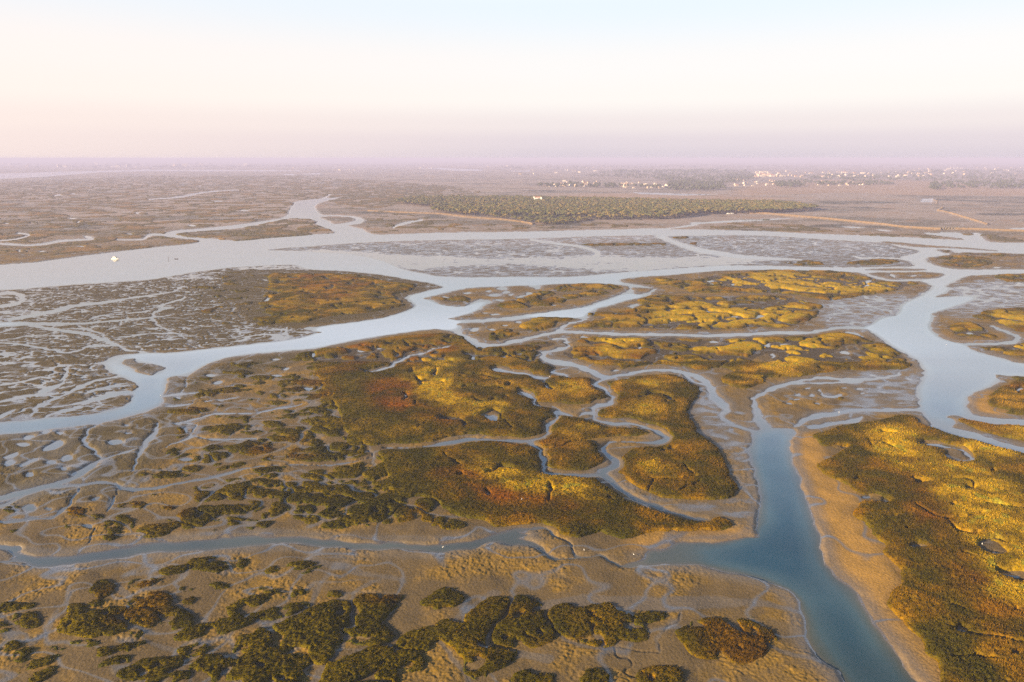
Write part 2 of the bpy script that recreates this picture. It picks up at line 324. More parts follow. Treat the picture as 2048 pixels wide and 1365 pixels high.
POOLS = """57,875,10,4,10 50,890,12,3,0 107,893,26,7,25 118,867,8,3,0 90,866,8,3,10 231,884,13,6,8 255,867,9,2.5,0 252,852,6,2,0 137,916,10,6,20 106,925,12,4,5 126,937,7,5,10 22,912,18,4,20 422,752,9,3,0 440,766,9,4,15 356,797,5,4,0 60,1016,12,8,15 95,1019,7,3,0 60,950,10,4,0 175,1053,10,4,-10 30,1042,25,2,5
20,927,10,5,20 60,925,20,4,25 190,1000,9,4,15 370,862,4,6,-10 372,920,14,3,0 627,711,6,4,30 553,720,8,2,0 572,739,6,4,30 555,752,12,2,0 617,778,8,3,0 719,703,6,2,0 758,697,5,3,0 824,745,6,3,20 868,750,4,3,0 842,772,3,4,0 809,791,4,3,0 921,757,5,2,0 987,837,11,6,-10 914,933,5,3,-20 922,951,8,4,10 973,986,4,7,0 945,716,5,3,0 1017,772,5,4,0 1013,797,6,2,0 1222,1000,3,4,0 1101,975,3,3,0 1098,990,2,4,0
1716,960,9,3,15 1731,995,7,4,20 1773,1003,8,5,-30 1841,968,11,2.5,5 1942,979,10,4,0 1908,1014,5,4,0 1947,1069,7,3,10 1831,1097,12,3,0 1998,1109,14,3,-10 2011,1147,25,3,-15 1926,1262,12,6,-30 1956,1319,15,4,-20 2031,1310,15,3,15 2030,1225,5,2,10 1688,896,9,2,-10 1741,883,7,2,-10 1786,1038,8,1.5,0 1780,1049,8,1.5,0 1813,1062,5,3,40 1982,944,8,2.5,10
165,494,6,1.5,0 275,427,5,1.4,-10 145,437,5,1.6,0 385,452,8,1.8,0 262,469,6,1.4,0 14,447,6,1,0 437,403,9,1.3,0 116,391,8,1.4,10 146,388,5,1,0 400,372,4,.8,0 489,421,8,1.6,0 157,444,4,2,30 39,503,4,2,0 85,504,5,1.5,0
1613,777,5,2,0 1596,790,8,2,10 1596,800,9,2,0 1623,791,3,3.5,0 1688,777,10,2,0 1720,779,9,2.2,5 1725,787,6,1.8,0 1576,807,6,1.6,0 1634,807,6,2,-20 1700,740,5,2,0 1640,738,7,2,-20
1004,578,9,3,0 1013,585,8,2,0 990,591,9,3,5 979,583,6,2,0 936,587,7,2,0 1024,590,6,2,0 1048,593,14,2,8 1058,588,6,3,10 999,601,9,2,0 890,595,5,2.5,-20 1070,573,10,2,0 1075,577,6,3,0 990,629,9,2,0 970,627,7,1.5,0 1035,645,6,1.5,0 1009,652,5,1.5,0 1040,638,7,1.6,5 950,660,10,3,20 984,660,6,2,0 1170,676,6,2.5,-10 1110,611,4,1.5,0 1220,586,3,1.5,0 1268,612,10,3,15 1300,615,6,2,0
1228,629,4,2,30 1340,624,6,2,0 1338,645,6,2,30 1418,624,6,1.6,0 1453,647,4,2,0 1470,633,5,2,0 1520,632,8,3,25 1399,557,2,1.5,0 1420,563,7,1.6,0 1467,570,4,2,20 1424,569,6,2,-20 1736,564,5,3,35 1735,572,5,2,0 1690,706,10,2,-10 1428,685,10,2.5,0 1536,691,6,3,20 1545,712,3,6,0 1568,690,8,1.6,10 1280,695,6,3,30 1232,741,5,2,10 1331,806,4,1.5,0 1260,858,8,1.3,0 1341,900,12,3,15 1324,903,8,3,15 1010,716,8,1.8,0
2045,778,8,4,0 2035,785,4,7,30 1940,668,4,2,0 2010,577,8,1.6,5 1995,536,9,1.4,5 1826,552,7,1.4,0 670,614,6,1.8,0 659,580,4,1.4,0 530,561,8,1.3,-10 535,600,4,6,-20 1671,534,4,1.6,0""".split()
for i, s in enumerate(POOLS):
    a = [float(t) for t in s.split(',')]
    add(water, ellipse(*a, rag=.45, seed=i % 7))
# far water
for s in ["-470,350 0,348 88,345 205,342 293,339.5 469,340.5 600,341.4 600,342.4 469,343 293,342.5 205,344.5 88,354 0,358 -470,368",
          "837,337 881,336.4 969,340.4 960,342 910,341.8 880,339", "1264,385 1317,386.5 1440,390 1366,391.4 1281,388.5", "1841,405 1847,398 1854,398 1852,405", "1855,405 1858,397.5 1866,397.5 1864,405.5", "1681,453 1713,454.5 1733,456.5 1713,457 1690,455.5",
          "1748,458.7 1770,460.5 1789,463.5 1765,462.5", "2016,457.5 2048,456 2120,456 2120,461.5 2040,461", "1021,342 1060,341.6 1060,343 1025,343", "590,348.5 640,347 640,349.5", "560,350 585,348.6 590,351"]:
    add(water, poly(s, smooth=False, raw=True))
print('water survey', round(time.time() - T0, 1))

# ------------------------------------------------------------------ relief of the flats: base level and roughness by district
base = np.full((NV, NU), 0.36, F32); amp = np.full((NV, NU), 0.10, F32)
DISTRICTS = [  # outline, base level, amplitude
 (ISL['west'], .22, .10),
 ("-470,570 0,580 150,568 300,555 330,580 250,640 230,700 200,760 270,790 200,850 -470,870", .20, .10),
 ("-470,570 60,575 100,620 60,680 -470,700", .11, .14),
 ("300,560 450,537 590,528 620,540 600,548 480,556 380,562", .05, .16),
 ("440,545 640,545 840,565 830,612 700,648 560,655 470,640 440,600", .30, .12),
 ("470,650 600,656 650,664 600,680 440,700", .05, .14),
 (ISL['mid'], .10, .16),
 ("600,500 760,508 1024,518 1180,512 1300,516 1440,513 1520,520 1450,529 1349,536 1249,543 1024,529 912,533 850,541 760,528", -.05, .17),
 ("1340,474 1536,474 1661,481 1800,500 1838,503 1800,512 1600,512 1440,505", .10, .15),
 ("1110,485 1290,480 1340,488 1360,495 1290,500 1180,498", .2, .12),
 ("1590,514 1700,512 1800,518 1826,532 1700,534 1570,530", .26, .12),
 ("1640,600 1700,590 1838,590 1800,632 1731,656 1640,652", .07, .09),
 ("1898,570 2060,560 2060,615 1936,618 1866,640 1890,600", .07, .10),
 ("860,578 1010,572 1080,572 1090,580 1040,590 980,605 930,600", .18, .16),
 ("1380,780 1440,800 1510,860 1520,1000 1480,960 1440,900 1390,840", .12, .07),
 ("1730,730 1840,735 1838,815 1700,820 1640,850 1600,850 1700,790", .12, .08),
]
for s, b, a in DISTRICTS:
    m = np.zeros((NV, NU), bool); add(m, poly(s))
    m = blur(m, 9, 1)
    base += (b - base) * m; amp += (a - amp) * m
nz = fbm(X, Y, 26, 4, 5) * .55 + fbm(X, Y, 7.5, 3, 9) * .62
rid = np.abs(fbm(X, Y, 34, 3, 14))
rid2 = np.abs(fbm(X, Y, 17, 2, 19))
wet_f = sstep(.25, .05, base)
land = base + amp * 1.25 * nz - wet_f * (.13 * sstep(.10, .0, rid) + .07 * sstep(.10, .0, rid2))
far_ = sstep(2000, 900, Y)
# rills on the brown flats
rill = np.maximum(sstep(.045, .0, np.abs(fbm(X, Y, 30, 3, 23))), sstep(.06, .01, np.abs(fbm(X * .6, Y, 13, 2, 25))) * sstep(900, 500, U) * sstep(700, 760, V)) * (1 - wet_f)
vm = np.zeros((NV, NU), bool); add(vm, poly(ISL['west'])); cut(vm, poly("450,545 560,540 640,545 840,565 835,612 700,648 560,655 500,640"))
vm = blur(vm, 8, 1)
vein1 = np.abs(fbm(X * .42 + Y * .12, Y, 17, 3, 27)); vein2 = np.abs(fbm(X * .5, Y, 9, 3, 29))
lft = sstep(420, 40, U)
veinw = vm * np.maximum(sstep(.036 + .028 * lft, .010, vein1), sstep(.055 + .022 * lft, .012, vein2) * sstep(-.45, -.1, fbm(X, Y, 50, 2, 30)))
land = np.where(wet_f < .99, np.maximum(land, np.where(base > .24, .06, -9)), land)
ridgy = fbm(X, Y, 5.5, 3, 31)
# flats in the foreground: low swells with steeper lit edges
swell = np.tanh(fbm(X, Y, 22, 3, 33) * 5) * .22 + np.tanh(fbm(X, Y, 9, 2, 36) * 4) * .07
nearm = sstep(420, 260, Y)
land += nearm * (1 - wet_f) * swell * .8
land = land * (1 - np.clip(veinw * 1.35, 0, 1)) - .06 * np.clip(veinw * 1.4 - .4, 0, 1)

Wf = soft3(water)
Wb = np.maximum(blur(water, 1.4, 1), Wf * .5)
Wb4 = blur(water, 6, 1)
Wdeep = blur(water, 9, 1)
big = np.zeros((NV, NU), bool)
lv = np.where(land > 0, 1, 1)
rise = sstep(.5, .02, Wb)
z_land = 0.015 + np.maximum(land, -.3) * rise
z_land = np.where(land > 0, 0.012 * (1 - rise) + land * (.12 + .88 * rise), land)
cutS = blur(cutD, .8, 1)
z_wat = -0.03 - 1.1 * sstep(.45, 1.0, Wdeep) - .22 * sstep(.4, 1, Wb)
Z = np.where(Wf > .5, z_wat, z_land).astype(F32)
k = np.clip((Wf - .2) / .6, 0, 1)
Z = z_land * (1 - k) + z_wat * k
Z = np.where((Wf > .02) & (Wf < .98), Z, np.where(Wf >= .98, z_wat, z_land)).astype(F32)
# ------------------------------------------------------------------ vegetation survey
veg = np.zeros((NV, NU), bool)
vid = np.zeros((NV, NU), np.int16)          # which plant body a cell belongs to
bodies = [None]                             # (name, label, category, group, kind)
def body(name, label, cat, group=None, kind=None):
    bodies.append((name, label, cat, group, kind)); return len(bodies) - 1
def plant(sp, b):
    sl, m = sp
    m = m & ~water[sl] & (vid[sl] == 0)
    veg[sl] |= m; vid[sl][m] = b

g_marsh = 'large marsh islands under scrub'
BIG = [
 ("632,702 687,696 762,680 824,672 912,671 942,690 974,696 1024,695 1074,687 1106,685 1109,690 1084,699 1072,712 1080,722 1104,728 1122,733 1100,742 1105,750 1137,757 1174,757 1194,762 1196,775 1214,790 1199,805 1144,810 1120,806 1085,806 1070,812 1100,820 1112,832 1100,842 1084,856 1086,868 1070,878 1030,880 990,874 940,872 900,884 820,893 760,895 720,885 690,860 680,830 660,790 640,760 632,740",
  'marsh_scrub', 'broad green to rust scrub sheet with a bright yellow streak in the middle of the marsh'),
 ("760,900 830,898 900,890 937,890 990,886 1024,889 1052,887 1070,900 1082,920 1080,938 1090,951 1180,956 1199,960 1224,977 1261,1002 1330,1027 1400,1042 1440,1038 1466,1052 1450,1060 1380,1064 1300,1068 1262,1078 1230,1075 1200,1065 1160,1078 1124,1068 1110,1055 1030,1051 990,1055 975,1045 940,1038 905,1028 870,1005 840,995 810,1000 785,985 775,950 768,930",
  'marsh_scrub', 'tapering scrub peninsula with a yellow back ending in a point by the blue channel'),
 ("1076,885 1099,865 1106,850 1121,835 1156,836 1174,845 1224,853 1289,861 1294,870 1249,877 1174,880 1124,896 1094,901", 'marsh_scrub', 'arrow shaped olive scrub island inside the looping creek'),
 ("1096,907 1124,898 1164,886 1194,892 1209,912 1199,930 1174,941 1131,944 1099,937", 'marsh_scrub', 'round scrub island with a rust top hemmed in by narrow creeks'),
 ("1206,758 1249,756 1306,747 1324,745 1361,752 1366,761 1394,775 1396,790 1381,807 1374,820 1379,840 1394,865 1424,892 1444,915 1454,942 1466,967 1474,980 1454,1000 1399,1003 1369,1001 1336,997 1311,991 1274,977 1249,955 1226,941 1241,927 1251,910 1286,896 1320,893 1345,880 1340,866 1300,848 1262,840 1205,838 1194,820 1215,812 1232,800 1226,785 1206,772",
  'marsh_scrub', 'long steep sided scrub island curving down along the grey mud beside the channel'),
 ("1311,562 1314,557 1344,560 1386,562 1414,555 1449,550 1486,547 1536,541 1676,544 1711,552 1743,556 1761,564 1811,564 1836,567 1831,571 1808,575 1806,580 1773,585 1736,590 1686,597 1661,602 1641,599 1586,590 1536,587 1486,587 1389,586 1374,580 1346,575 1339,571 1306,570 1284,568 1324,567",
  'marsh_scrub', 'golden scrub island farthest back of the three stacked on the right of the marsh'),
 ("1274,602 1306,592 1374,592 1449,595 1536,592 1586,596 1611,605 1646,612 1638,620 1636,627 1623,640 1598,646 1573,656 1536,655 1499,657 1414,661 1274,656 1149,658 1144,654 1199,642 1214,635 1164,631 1194,625 1229,627 1274,617 1286,610",
  'marsh_scrub', 'golden scrub island in the middle of the three stacked on the right of the marsh'),
 ("1159,682 1174,673 1249,671 1299,675 1449,676 1536,671 1636,668 1691,667 1726,676 1761,688 1786,699 1806,712 1821,730 1816,737 1748,741 1686,740 1648,747 1586,755 1536,757 1511,774 1486,778 1446,767 1444,757 1469,747 1449,736 1399,741 1369,736 1311,731 1279,739 1244,740 1239,733 1174,729 1141,715 1129,705 1149,695 1199,695 1156,685",
  'marsh_scrub', 'golden scrub island nearest of the three stacked on the right, ending at the wide pale channel'),
 ("540,549 587,548 662,549 724,552 774,565 829,570 822,582 787,590 794,600 809,610 787,617 737,626 672,632 612,644 562,647 512,654 480,654 505,640 500,620 520,600 537,582",
  'marsh_scrub', 'flat rust and green scrub meadow on the muddy point beyond the river bend'),
 ("1628,872 1671,860 1711,852 1798,836 1823,836 1836,850 1868,860 1911,877 1961,888 2051,912 2520,1000 2520,1500 1940,1500 1883,1365 1873,1325 1856,1315 1843,1285 1836,1275 1786,1227 1778,1207 1786,1185 1806,1172 1800,1160 1801,1140 1786,1125 1764,1106 1776,1098 1761,1085 1751,1070 1731,1047 1706,1032 1721,1012 1745,1005 1716,987 1698,972 1666,957 1636,940 1640,928 1666,915 1690,894 1656,894 1641,888",
  'marsh_scrub', 'big dark scrub slope with a broad yellow ridge in the lower right corner'),
 ("994,615 1007,607 1024,602 1056,587 1094,583 1111,589 1086,597 1104,596 1134,601 1120,607 1104,606 1101,613 1074,612 1064,616 1024,617", 'marsh_scrub', 'low olive scrub cushion at the left of the island between two river arms'),
 ("1109,580 1119,572 1164,569 1219,570 1241,577 1224,580 1179,579 1136,584 1114,585", 'marsh_scrub', 'curved olive scrub strip along the far rim of the island between two river arms'),
 ("1126,592 1164,587 1184,580 1216,586 1209,591 1164,595 1139,600", 'marsh_scrub', 'slim olive scrub strip in the hollow of the island between two river arms'),
 ("879,601 892,596 917,592 947,600 934,605 902,604", 'marsh_scrub', 'tiny scrub cap on the sandy hook island at the river bend'),
 ("979,679 984,665 1002,660 1024,662 1039,669 1024,677 1000,683", 'marsh_scrub', 'bright olive scrub cushion on the mud point where the creek leaves the river'),
 ("1039,653 1061,644 1074,635 1144,635 1159,640 1111,646 1109,654 1074,664 1055,662", 'marsh_scrub', 'ragged olive scrub patch on the thin island under the side creek'),
 ("1946,633 1986,622 2051,617 2520,610 2520,690 2051,665 2031,662 2011,652 1981,641 1961,641", 'marsh_scrub', 'yellow scrub bank behind the curved creek at the right edge'),
 ("1898,657 1911,648 1946,645 1956,652 1986,667 1991,679 1946,675 1918,674", 'marsh_scrub', 'dark scrub mound inside the curved creek at the right edge'),
 ("1956,693 1986,690 2051,688 2520,700 2520,750 2051,715 2011,705 1971,700", 'marsh_scrub', 'scrub tongue on the sandy rim below the curved creek at the right edge'),
 ("1988,553 2051,549 2520,540 2520,570 2051,564 2011,562", 'marsh_scrub', 'flat golden scrub strip on the far shore at the right edge'),
 ("1868,517 1891,514 1936,512 1981,520 1981,530 1936,536 1886,531 1881,527 1906,522", 'marsh_scrub', 'yellow green scrub island where the two far channels meet'),
 ("1880,502 1896,501 1903,504 1890,506", 'marsh_scrub', 'scrub tip at the mouth of the far channel'),
 ("1926,507 1961,508 2051,511 2051,514 1961,512", 'marsh_scrub', 'thin scrub line along the top of the far right island'),
 ("1566,524 1598,520 1646,526 1641,531 1601,532 1581,528", 'marsh_scrub', 'small yellow green scrub patch at the left on the far mud bar'),
 ("1696,526 1736,521 1786,520 1798,525 1748,531 1700,529", 'marsh_scrub', 'small golden scrub patch at the right on the far mud bar'),
 ("1973,807 1983,792 1998,780 2036,762 2051,757 2520,770 2520,850 2051,831 2023,827 2011,820 1983,813", 'marsh_scrub', 'dark scrub mound on the sandy spit at the right edge'),
 ("1917,843 1936,841 1986,853 2051,856 2520,885 2520,960 2051,882 1986,870 1936,853", 'marsh_scrub', 'brown scrub strip on the long spit between two blue channels'),
 ("1160,489 1240,487 1338,487 1345,491 1250,492 1170,492", 'marsh_scrub', 'thin yellow scrub line on the far mudflat between two small channels'),
 ("1110,492 1140,491 1145,494 1115,494", 'marsh_scrub', 'yellow speck of scrub beside the bending far creek'),
 ("1346,475 1374,474 1376,477 1350,478", 'marsh_scrub', 'yellow scrub speck on the far flat under the wood'),
 ("1380,485 1392,485 1392,490 1382,490", 'marsh_scrub', 'round yellow scrub speck beside the straight far channel'),
]
for s, n, l in BIG:
    plant(poly(s), body(n, l, 'marsh scrub', g_marsh, 'stuff'))
# holes: bare mud inside the marsh
for s in ["1831,890 1856,880 1896,888 1936,897 1948,912 1946,927 1911,927 1893,920 1893,905 1861,898", "1950,1090 1985,1082 2015,1100 2010,1115 1970,1112", "1990,1140 2060,1150 2060,1170 2000,1155", "1672,708 1695,690 1715,690 1725,700 1700,712", "1500,722 1530,705 1556,708 1552,722 1520,728",
          "1810,1098 1835,1090 1860,1098 1835,1103", "1718,996 1745,988 1775,998 1780,1008 1740,1006", "1662,902 1690,893 1700,898 1676,905", "960,828 990,823 1000,835 992,848 978,842", "1404,690 1430,683 1450,688 1425,692"]:
    sl, m = poly(s); veg[sl] &= ~m; vid[sl][m] = 0

# clumps one can count: x, y, half width, half height, tilt, label
g_fg = 'dark scrub clumps on the foreground mudflat'
CL = [
 (205,1182,28,16,22,'leaning brown clump beside the pale bare track, left foreground'), (287,1168,28,10,5,'faint brown clump just below the creek side pair, left foreground'),
 (303,1203,42,14,3,'flat topped green clump standing straight above the forked pale track'), (18,1218,24,10,5,'green clump cut by the left edge of the picture, upper of the edge pair'), (52,1216,12,7,0,'little dark clump right beside the upper clump at the left edge'),
 (55,1243,30,15,0,'round brown clump near the left edge with a pale track on its left'), (153,1222,22,12,8,'small green clump above the long ridge clump, left foreground'), (195,1210,18,6,8,'thin green clump touching the foot of the leaning brown clump'),
 (205,1232,45,10,12,'long narrow green ridge clump rising to the right, left foreground'), (180,1256,68,23,0,'wide dark green thicket under the narrow ridge clump, left foreground'),
 (285,1241,38,16,-5,'dark clump in the bend of the forked pale track'), (365,1246,28,13,12,'green clump right of the forked track with a lit left flank'), (340,1226,30,8,0,'dull brown clump between two pale tracks'), (437,1176,20,7,5,'small olive clump alone above the bright orange tufts'),
 (380,1205,14,6,0,'tiny olive clump on the brown flat, centre left'), (370,1182,14,6,0,'tiny pale green clump on the orange stubble, centre left'), (4,1256,13,12,0,'dark clump half out of the picture below the edge pair'),
 (22,1295,22,8,15,'bright green sliver clump low on the left edge'), (50,1307,20,8,20,'brown hump behind the little green strip, bottom left'), (46,1323,16,5,0,'little green strip clump, bottom left'),
 (75,1330,42,8,20,'long thin brown clump slanting up in the bottom left corner'), (85,1353,32,10,20,'brown clump slanting up, lowest in the bottom left corner'), (265,1298,42,10,10,'dark hump clump with an orange left edge under the wide thicket'),
 (208,1309,14,8,0,'reddish small clump at the left foot of the dark hump'), (230,1328,35,7,15,'thin dull clump above the large bottom ridge'), (300,1341,65,18,12,'large dark ridge clump near the bottom edge, left of the pale gully'),
 (335,1362,45,12,10,'dark clump running off the bottom edge beside the pale gully'), (268,1268,18,8,0,'small clump inside the fork of the pale track'), (165,1291,32,7,-3,'straggling green clumps along the lower side of the wide thicket'),
 (110,1298,16,6,-5,'small green clump left of the straggling row'), (385,1305,32,12,10,'clump with a glowing orange left end, centre left foreground'), (412,1331,38,13,18,'brown hump behind the bright green bottom clump'), (470,1343,58,24,0,'bright green tufted clump at the bottom edge, centre left'),
 (495,1213,45,12,18,'dark clump climbing right towards the pale track junction'), (470,1250,60,15,20,'long dark clump rising to the right, upper of two parallel ones'), (392,1268,44,11,15,'low orange tipped clump at the left end of the long dark one'), (505,1290,40,22,20,'tall brown clump with a lit top left of the big thicket'),
 (540,1185,25,7,-15,'left half of a sagging crescent clump on the brown flat'), (590,1190,30,9,15,'right half of a sagging crescent clump, greener and higher'), (567,1226,48,12,12,'smooth dark ridge clump directly above the big thicket'),
 (668,1190,20,6,0,'small brown tuft clump above the big thicket'), (740,1276,52,19,6,'oval dark clump between two pale tracks, centre foreground'), (820,1326,38,20,0,'bright speckled green clump in the fork near the bottom edge'),
 (1299,1237,32,12,0,'low brown clump trailing off right of the double humped thicket'), (1505,1233,9,6,0,'tiny green tuft above the split mound by the channel'), (1065,1364,46,19,0,'green rounded clump rising from the bottom edge, centre'),
 (1190,1364,30,24,0,'brown clump rising from the bottom edge beside the winding crack'), (1322,1360,50,26,0,'clump with a glowing orange left flank on the bottom edge, right of centre'),
 (345,1144,32,10,6,'brown left half of the twin clump under the creek'), (414,1133,44,15,-3,'dark green right half of the twin clump under the creek'), (482,1130,14,8,0,'small green tuft right of the twin clump under the creek'),
 (605,1138,32,13,0,'round green clump standing alone below the creek'), (542,1142,20,8,10,'small green clump left of the round lone one below the creek'),
 (1675,796,14,4,0,'bright green tuft alone beside a bent pool on the brown mud'),
]
for i, (x, y, rx, ry, t, l) in enumerate(CL):
    plant(ellipse(x, y, rx, ry, t, .42, i % 9), body('scrub_clump', l, 'scrub clump', g_fg))
CLP = [
 ("545,1255 600,1235 640,1210 690,1205 702,1225 700,1250 690,1285 650,1300 600,1300 560,1296 575,1276 548,1264", 'big dark thicket left of the pale central track, widest of the left foreground'),
 ("500,1310 540,1300 610,1305 620,1330 600,1345 610,1365 600,1420 500,1420 490,1340", 'dark thicket below the big one, running off the bottom edge'), ("622,1290 655,1290 670,1310 655,1330 630,1332 620,1310", 'small square clump in the elbow of the pale central track'),
 ("707,1205 730,1193 800,1195 808,1200 790,1220 775,1240 755,1255 720,1262 712,1240 715,1220 705,1213", 'wedge shaped thicket with a straight top right of the pale central track'),
 ("640,1365 655,1335 690,1318 740,1302 785,1298 790,1315 775,1330 790,1345 795,1365 790,1430 620,1430", 'large dark hill of scrub on the bottom edge, left of centre'),
 ("787,1288 815,1270 860,1250 905,1248 900,1262 880,1280 862,1290 855,1308 820,1302 790,1296", 'triangular dark clump with an orange left tip, centre foreground'),
 ("843,1205 870,1190 900,1177 930,1188 925,1205 905,1222 870,1222 845,1213", 'peaked green clump alone on the flat, top centre of the foreground'),
 ("880,1280 905,1255 940,1232 942,1222 975,1200 1015,1197 1022,1210 1005,1230 985,1258 970,1285 985,1300 1030,1305 1020,1330 990,1345 960,1362 925,1350 930,1330 905,1300", 'long dark thicket bending like a boomerang, centre foreground'),
 ("1026,1210 1036,1195 1061,1196 1081,1207 1091,1215 1086,1230 1094,1250 1108,1270 1104,1285 1074,1297 1036,1297 992,1290 988,1270 1002,1250 1018,1233", 'tall dark thicket with a speckled reddish skirt, joined to the boomerang thicket'),
 ("1096,1230 1106,1217 1136,1211 1156,1220 1174,1217 1199,1209 1221,1212 1236,1225 1254,1227 1264,1237 1284,1252 1299,1267 1296,1280 1271,1285 1236,1285 1226,1295 1194,1295 1144,1281 1116,1270 1106,1250", 'double humped dark thicket with an orange lower rim, right of centre'),
 ("1351,1267 1369,1255 1384,1247 1414,1241 1444,1241 1461,1252 1486,1270 1524,1290 1539,1300 1531,1315 1486,1330 1444,1325 1386,1317 1369,1297 1354,1277", 'steep brown mound with a bright orange left rim beside the blue channel'),
 ("1474,1240 1500,1245 1540,1265 1556,1280 1545,1290 1515,1285 1490,1265", 'slim dark clump behind the orange rimmed mound, cut off by a pale groove'),
]
for s, l in CLP:
    plant(poly(s), body('scrub_clump', l, 'scrub clump', g_fg))
g_v = 'scrub clumps between the muddy rills'
MID = """262,1016,28,10,5 155,1027,22,9,-5 195,1037,14,6,-10 237,1050,30,17,0 225,1075,18,10,10 25,1019,16,7,5 35,1066,16,5,10 136,1055,7,5,0 315,1063,42,12,12 395,1038,44,20,10 462,1046,16,9,0 500,1049,14,9,0 465,1022,18,10,0 502,1016,20,9,0 415,1000,35,9,-3 425,985,38,9,-5 487,985,28,8,12 470,967,28,8,0 345,947,50,11,8 287,951,10,5,10
385,824,32,7,-3 450,783,28,6,5 490,772,22,3,8 425,795,14,3,0 455,803,8,3,0 455,835,22,4,0 440,858,42,8,5 457,868,12,5,0 365,861,12,4,5 362,871,12,6,5 500,844,12,4,0 500,865,14,6,5 467,897,22,5,-8 425,906,34,12,-5 425,925,20,9,0 345,906,12,6,20 502,885,12,5,0
522,757,12,6,0 544,757,9,5,0 591,753,10,3,0 564,772,10,4,0 609,768,12,4,0 640,777,16,5,0 597,780,14,4,0 520,789,10,4,0 557,795,18,5,3 610,795,18,5,3 655,787,18,4,5 585,812,20,5,8 640,808,26,6,3 637,827,18,5,3 574,836,20,5,3 655,836,14,4,0 690,830,16,6,-5 625,841,13,6,0 540,849,16,6,0 516,860,12,5,0 600,858,10,4,5 640,852,20,6,8 672,858,22,7,8 560,866,24,6,5 668,872,16,6,0 610,877,30,8,5 575,885,24,6,0 530,887,14,4,0 532,897,14,5,0 640,897,28,8,0 700,900,40,9,-5 700,916,34,8,0 585,913,14,4,0 538,920,14,5,5 620,921,28,8,-3 655,925,14,8,0 632,948,18,6,0 540,947,28,8,0 685,941,20,6,3 722,942,16,11,0 760,948,14,7,0 690,956,18,5,3 597,957,14,4,0
540,969,20,7,0 577,972,18,8,0 580,986,44,9,12 624,976,20,11,15 668,980,36,13,0 715,965,34,8,8 755,974,34,8,14 740,1000,30,15,0 670,1008,33,12,0 522,990,14,9,0 560,1011,17,6,5 585,1001,14,4,0 510,1018,12,7,0 602,1023,28,14,0 540,1031,18,8,0 660,1034,34,7,0 672,1048,58,11,0 518,1047,18,6,0 747,1032,22,16,-10 775,1045,14,6,0 797,1020,20,12,0 800,985,28,14,0 850,1016,18,15,0 855,1040,13,8,0 893,1050,32,11,-5 655,957,14,4,0 680,770,14,4,0 670,752,22,5,0 660,735,20,4,0 665,800,14,4,0 690,845,12,5,0 470,1000,20,5,0 540,905,12,3,0 440,815,12,3,0 400,800,9,3,0 610,712,24,5,12""".split()
MLAB = ['low olive scrub clump on brown mud left of the central marsh', 'dark olive scrub clump among pale rills left of the central marsh', 'dark scrub clump above the grey creek in the left foreground']
for i, s in enumerate(MID):
    a = [float(t) for t in s.split(',')]
    lab = MLAB[0] if a[1] < 880 else (MLAB[1] if a[1] < 990 else MLAB[2])
    plant(ellipse(*a, rag=.45, seed=i % 11), body('scrub_clump', lab, 'scrub clump', g_v))
# far mottled marsh
bfar = body('marsh_scrub', 'mottled orange and dark marsh spreading to the hazy distance beyond the river', 'marsh scrub', None, 'stuff')
bwest = body('marsh_scrub', 'scattered low grass tufts on the wet flats inside the river bend', 'marsh scrub', None, 'stuff')
m = np.zeros((NV, NU), bool)
add(m, poly("-470,372 0,366 300,352 600,352 900,372 860,400 740,420 620,395 580,420 560,436 400,458 330,465 385,480 400,484 350,490 0,528 -470,548", smooth=False))
mn = fbm(X, Y, 60, 4, 71) + .25 * fbm(X, Y, 16, 2, 75)
m &= (mn > .02)
plant((slice(0, NV), slice(0, NU)), 0) if False else None
mm = m & ~water & (vid == 0); veg |= mm; vid[mm] = bfar
for s, th in [(ISL['orange'], -.08), ("744,466 860,462 1024,460 1290,456 1331,455 1240,444 1060,452 900,440 760,424 730,440", .10), ("1400,456 1470,446 1560,446 1700,462 1900,474 1920,479 1800,474 1536,462", .02), ("1880,467 1960,475 2000,483 2080,484 2080,472", .0), ("640,380 900,372 960,390 800,408 700,420 650,398", .08)]:
    m = np.zeros((NV, NU), bool); add(m, poly(s)); m &= (fbm(X, Y, 38, 4, 81) > th)
    mm = m & ~water & (vid == 0); veg |= mm; vid[mm] = bfar
m = np.zeros((NV, NU), bool); add(m, poly("330,560 450,545 540,548 540,600 490,655 440,650 380,600"))
m &= fbm(X, Y, 14, 3, 91) > .24
mm = m & ~water & (vid == 0) & (Z > .08); veg |= mm; vid[mm] = bwest

# loose tufts among the rills, thickening towards the central marsh
btuft = body('marsh_scrub', 'low olive tufts scattered among the pale rills left of the central marsh', 'marsh scrub', None, 'stuff')
m = np.zeros((NV, NU), bool); add(m, poly("340,800 420,730 560,715 632,705 640,760 690,850 725,890 770,930 800,1000 850,1030 760,1055 560,1060 430,1070 300,1020 330,930"))
m &= (fbm(X * .55 + Y * .15, Y, 7.5, 3, 93) > -.10 + .32 * sstep(760, 400, U)) & (rill < .25)
mm = m & ~water & (vid == 0) & (Z > .1); veg |= mm; vid[mm] = btuft
# channels keep their muddy margins
veg &= ~bareM | (vid == 0)
veg &= ~(blur(bareM & (vid > 0) & (Y < 500), .01) > 2)
veg &= ~(water | gul)
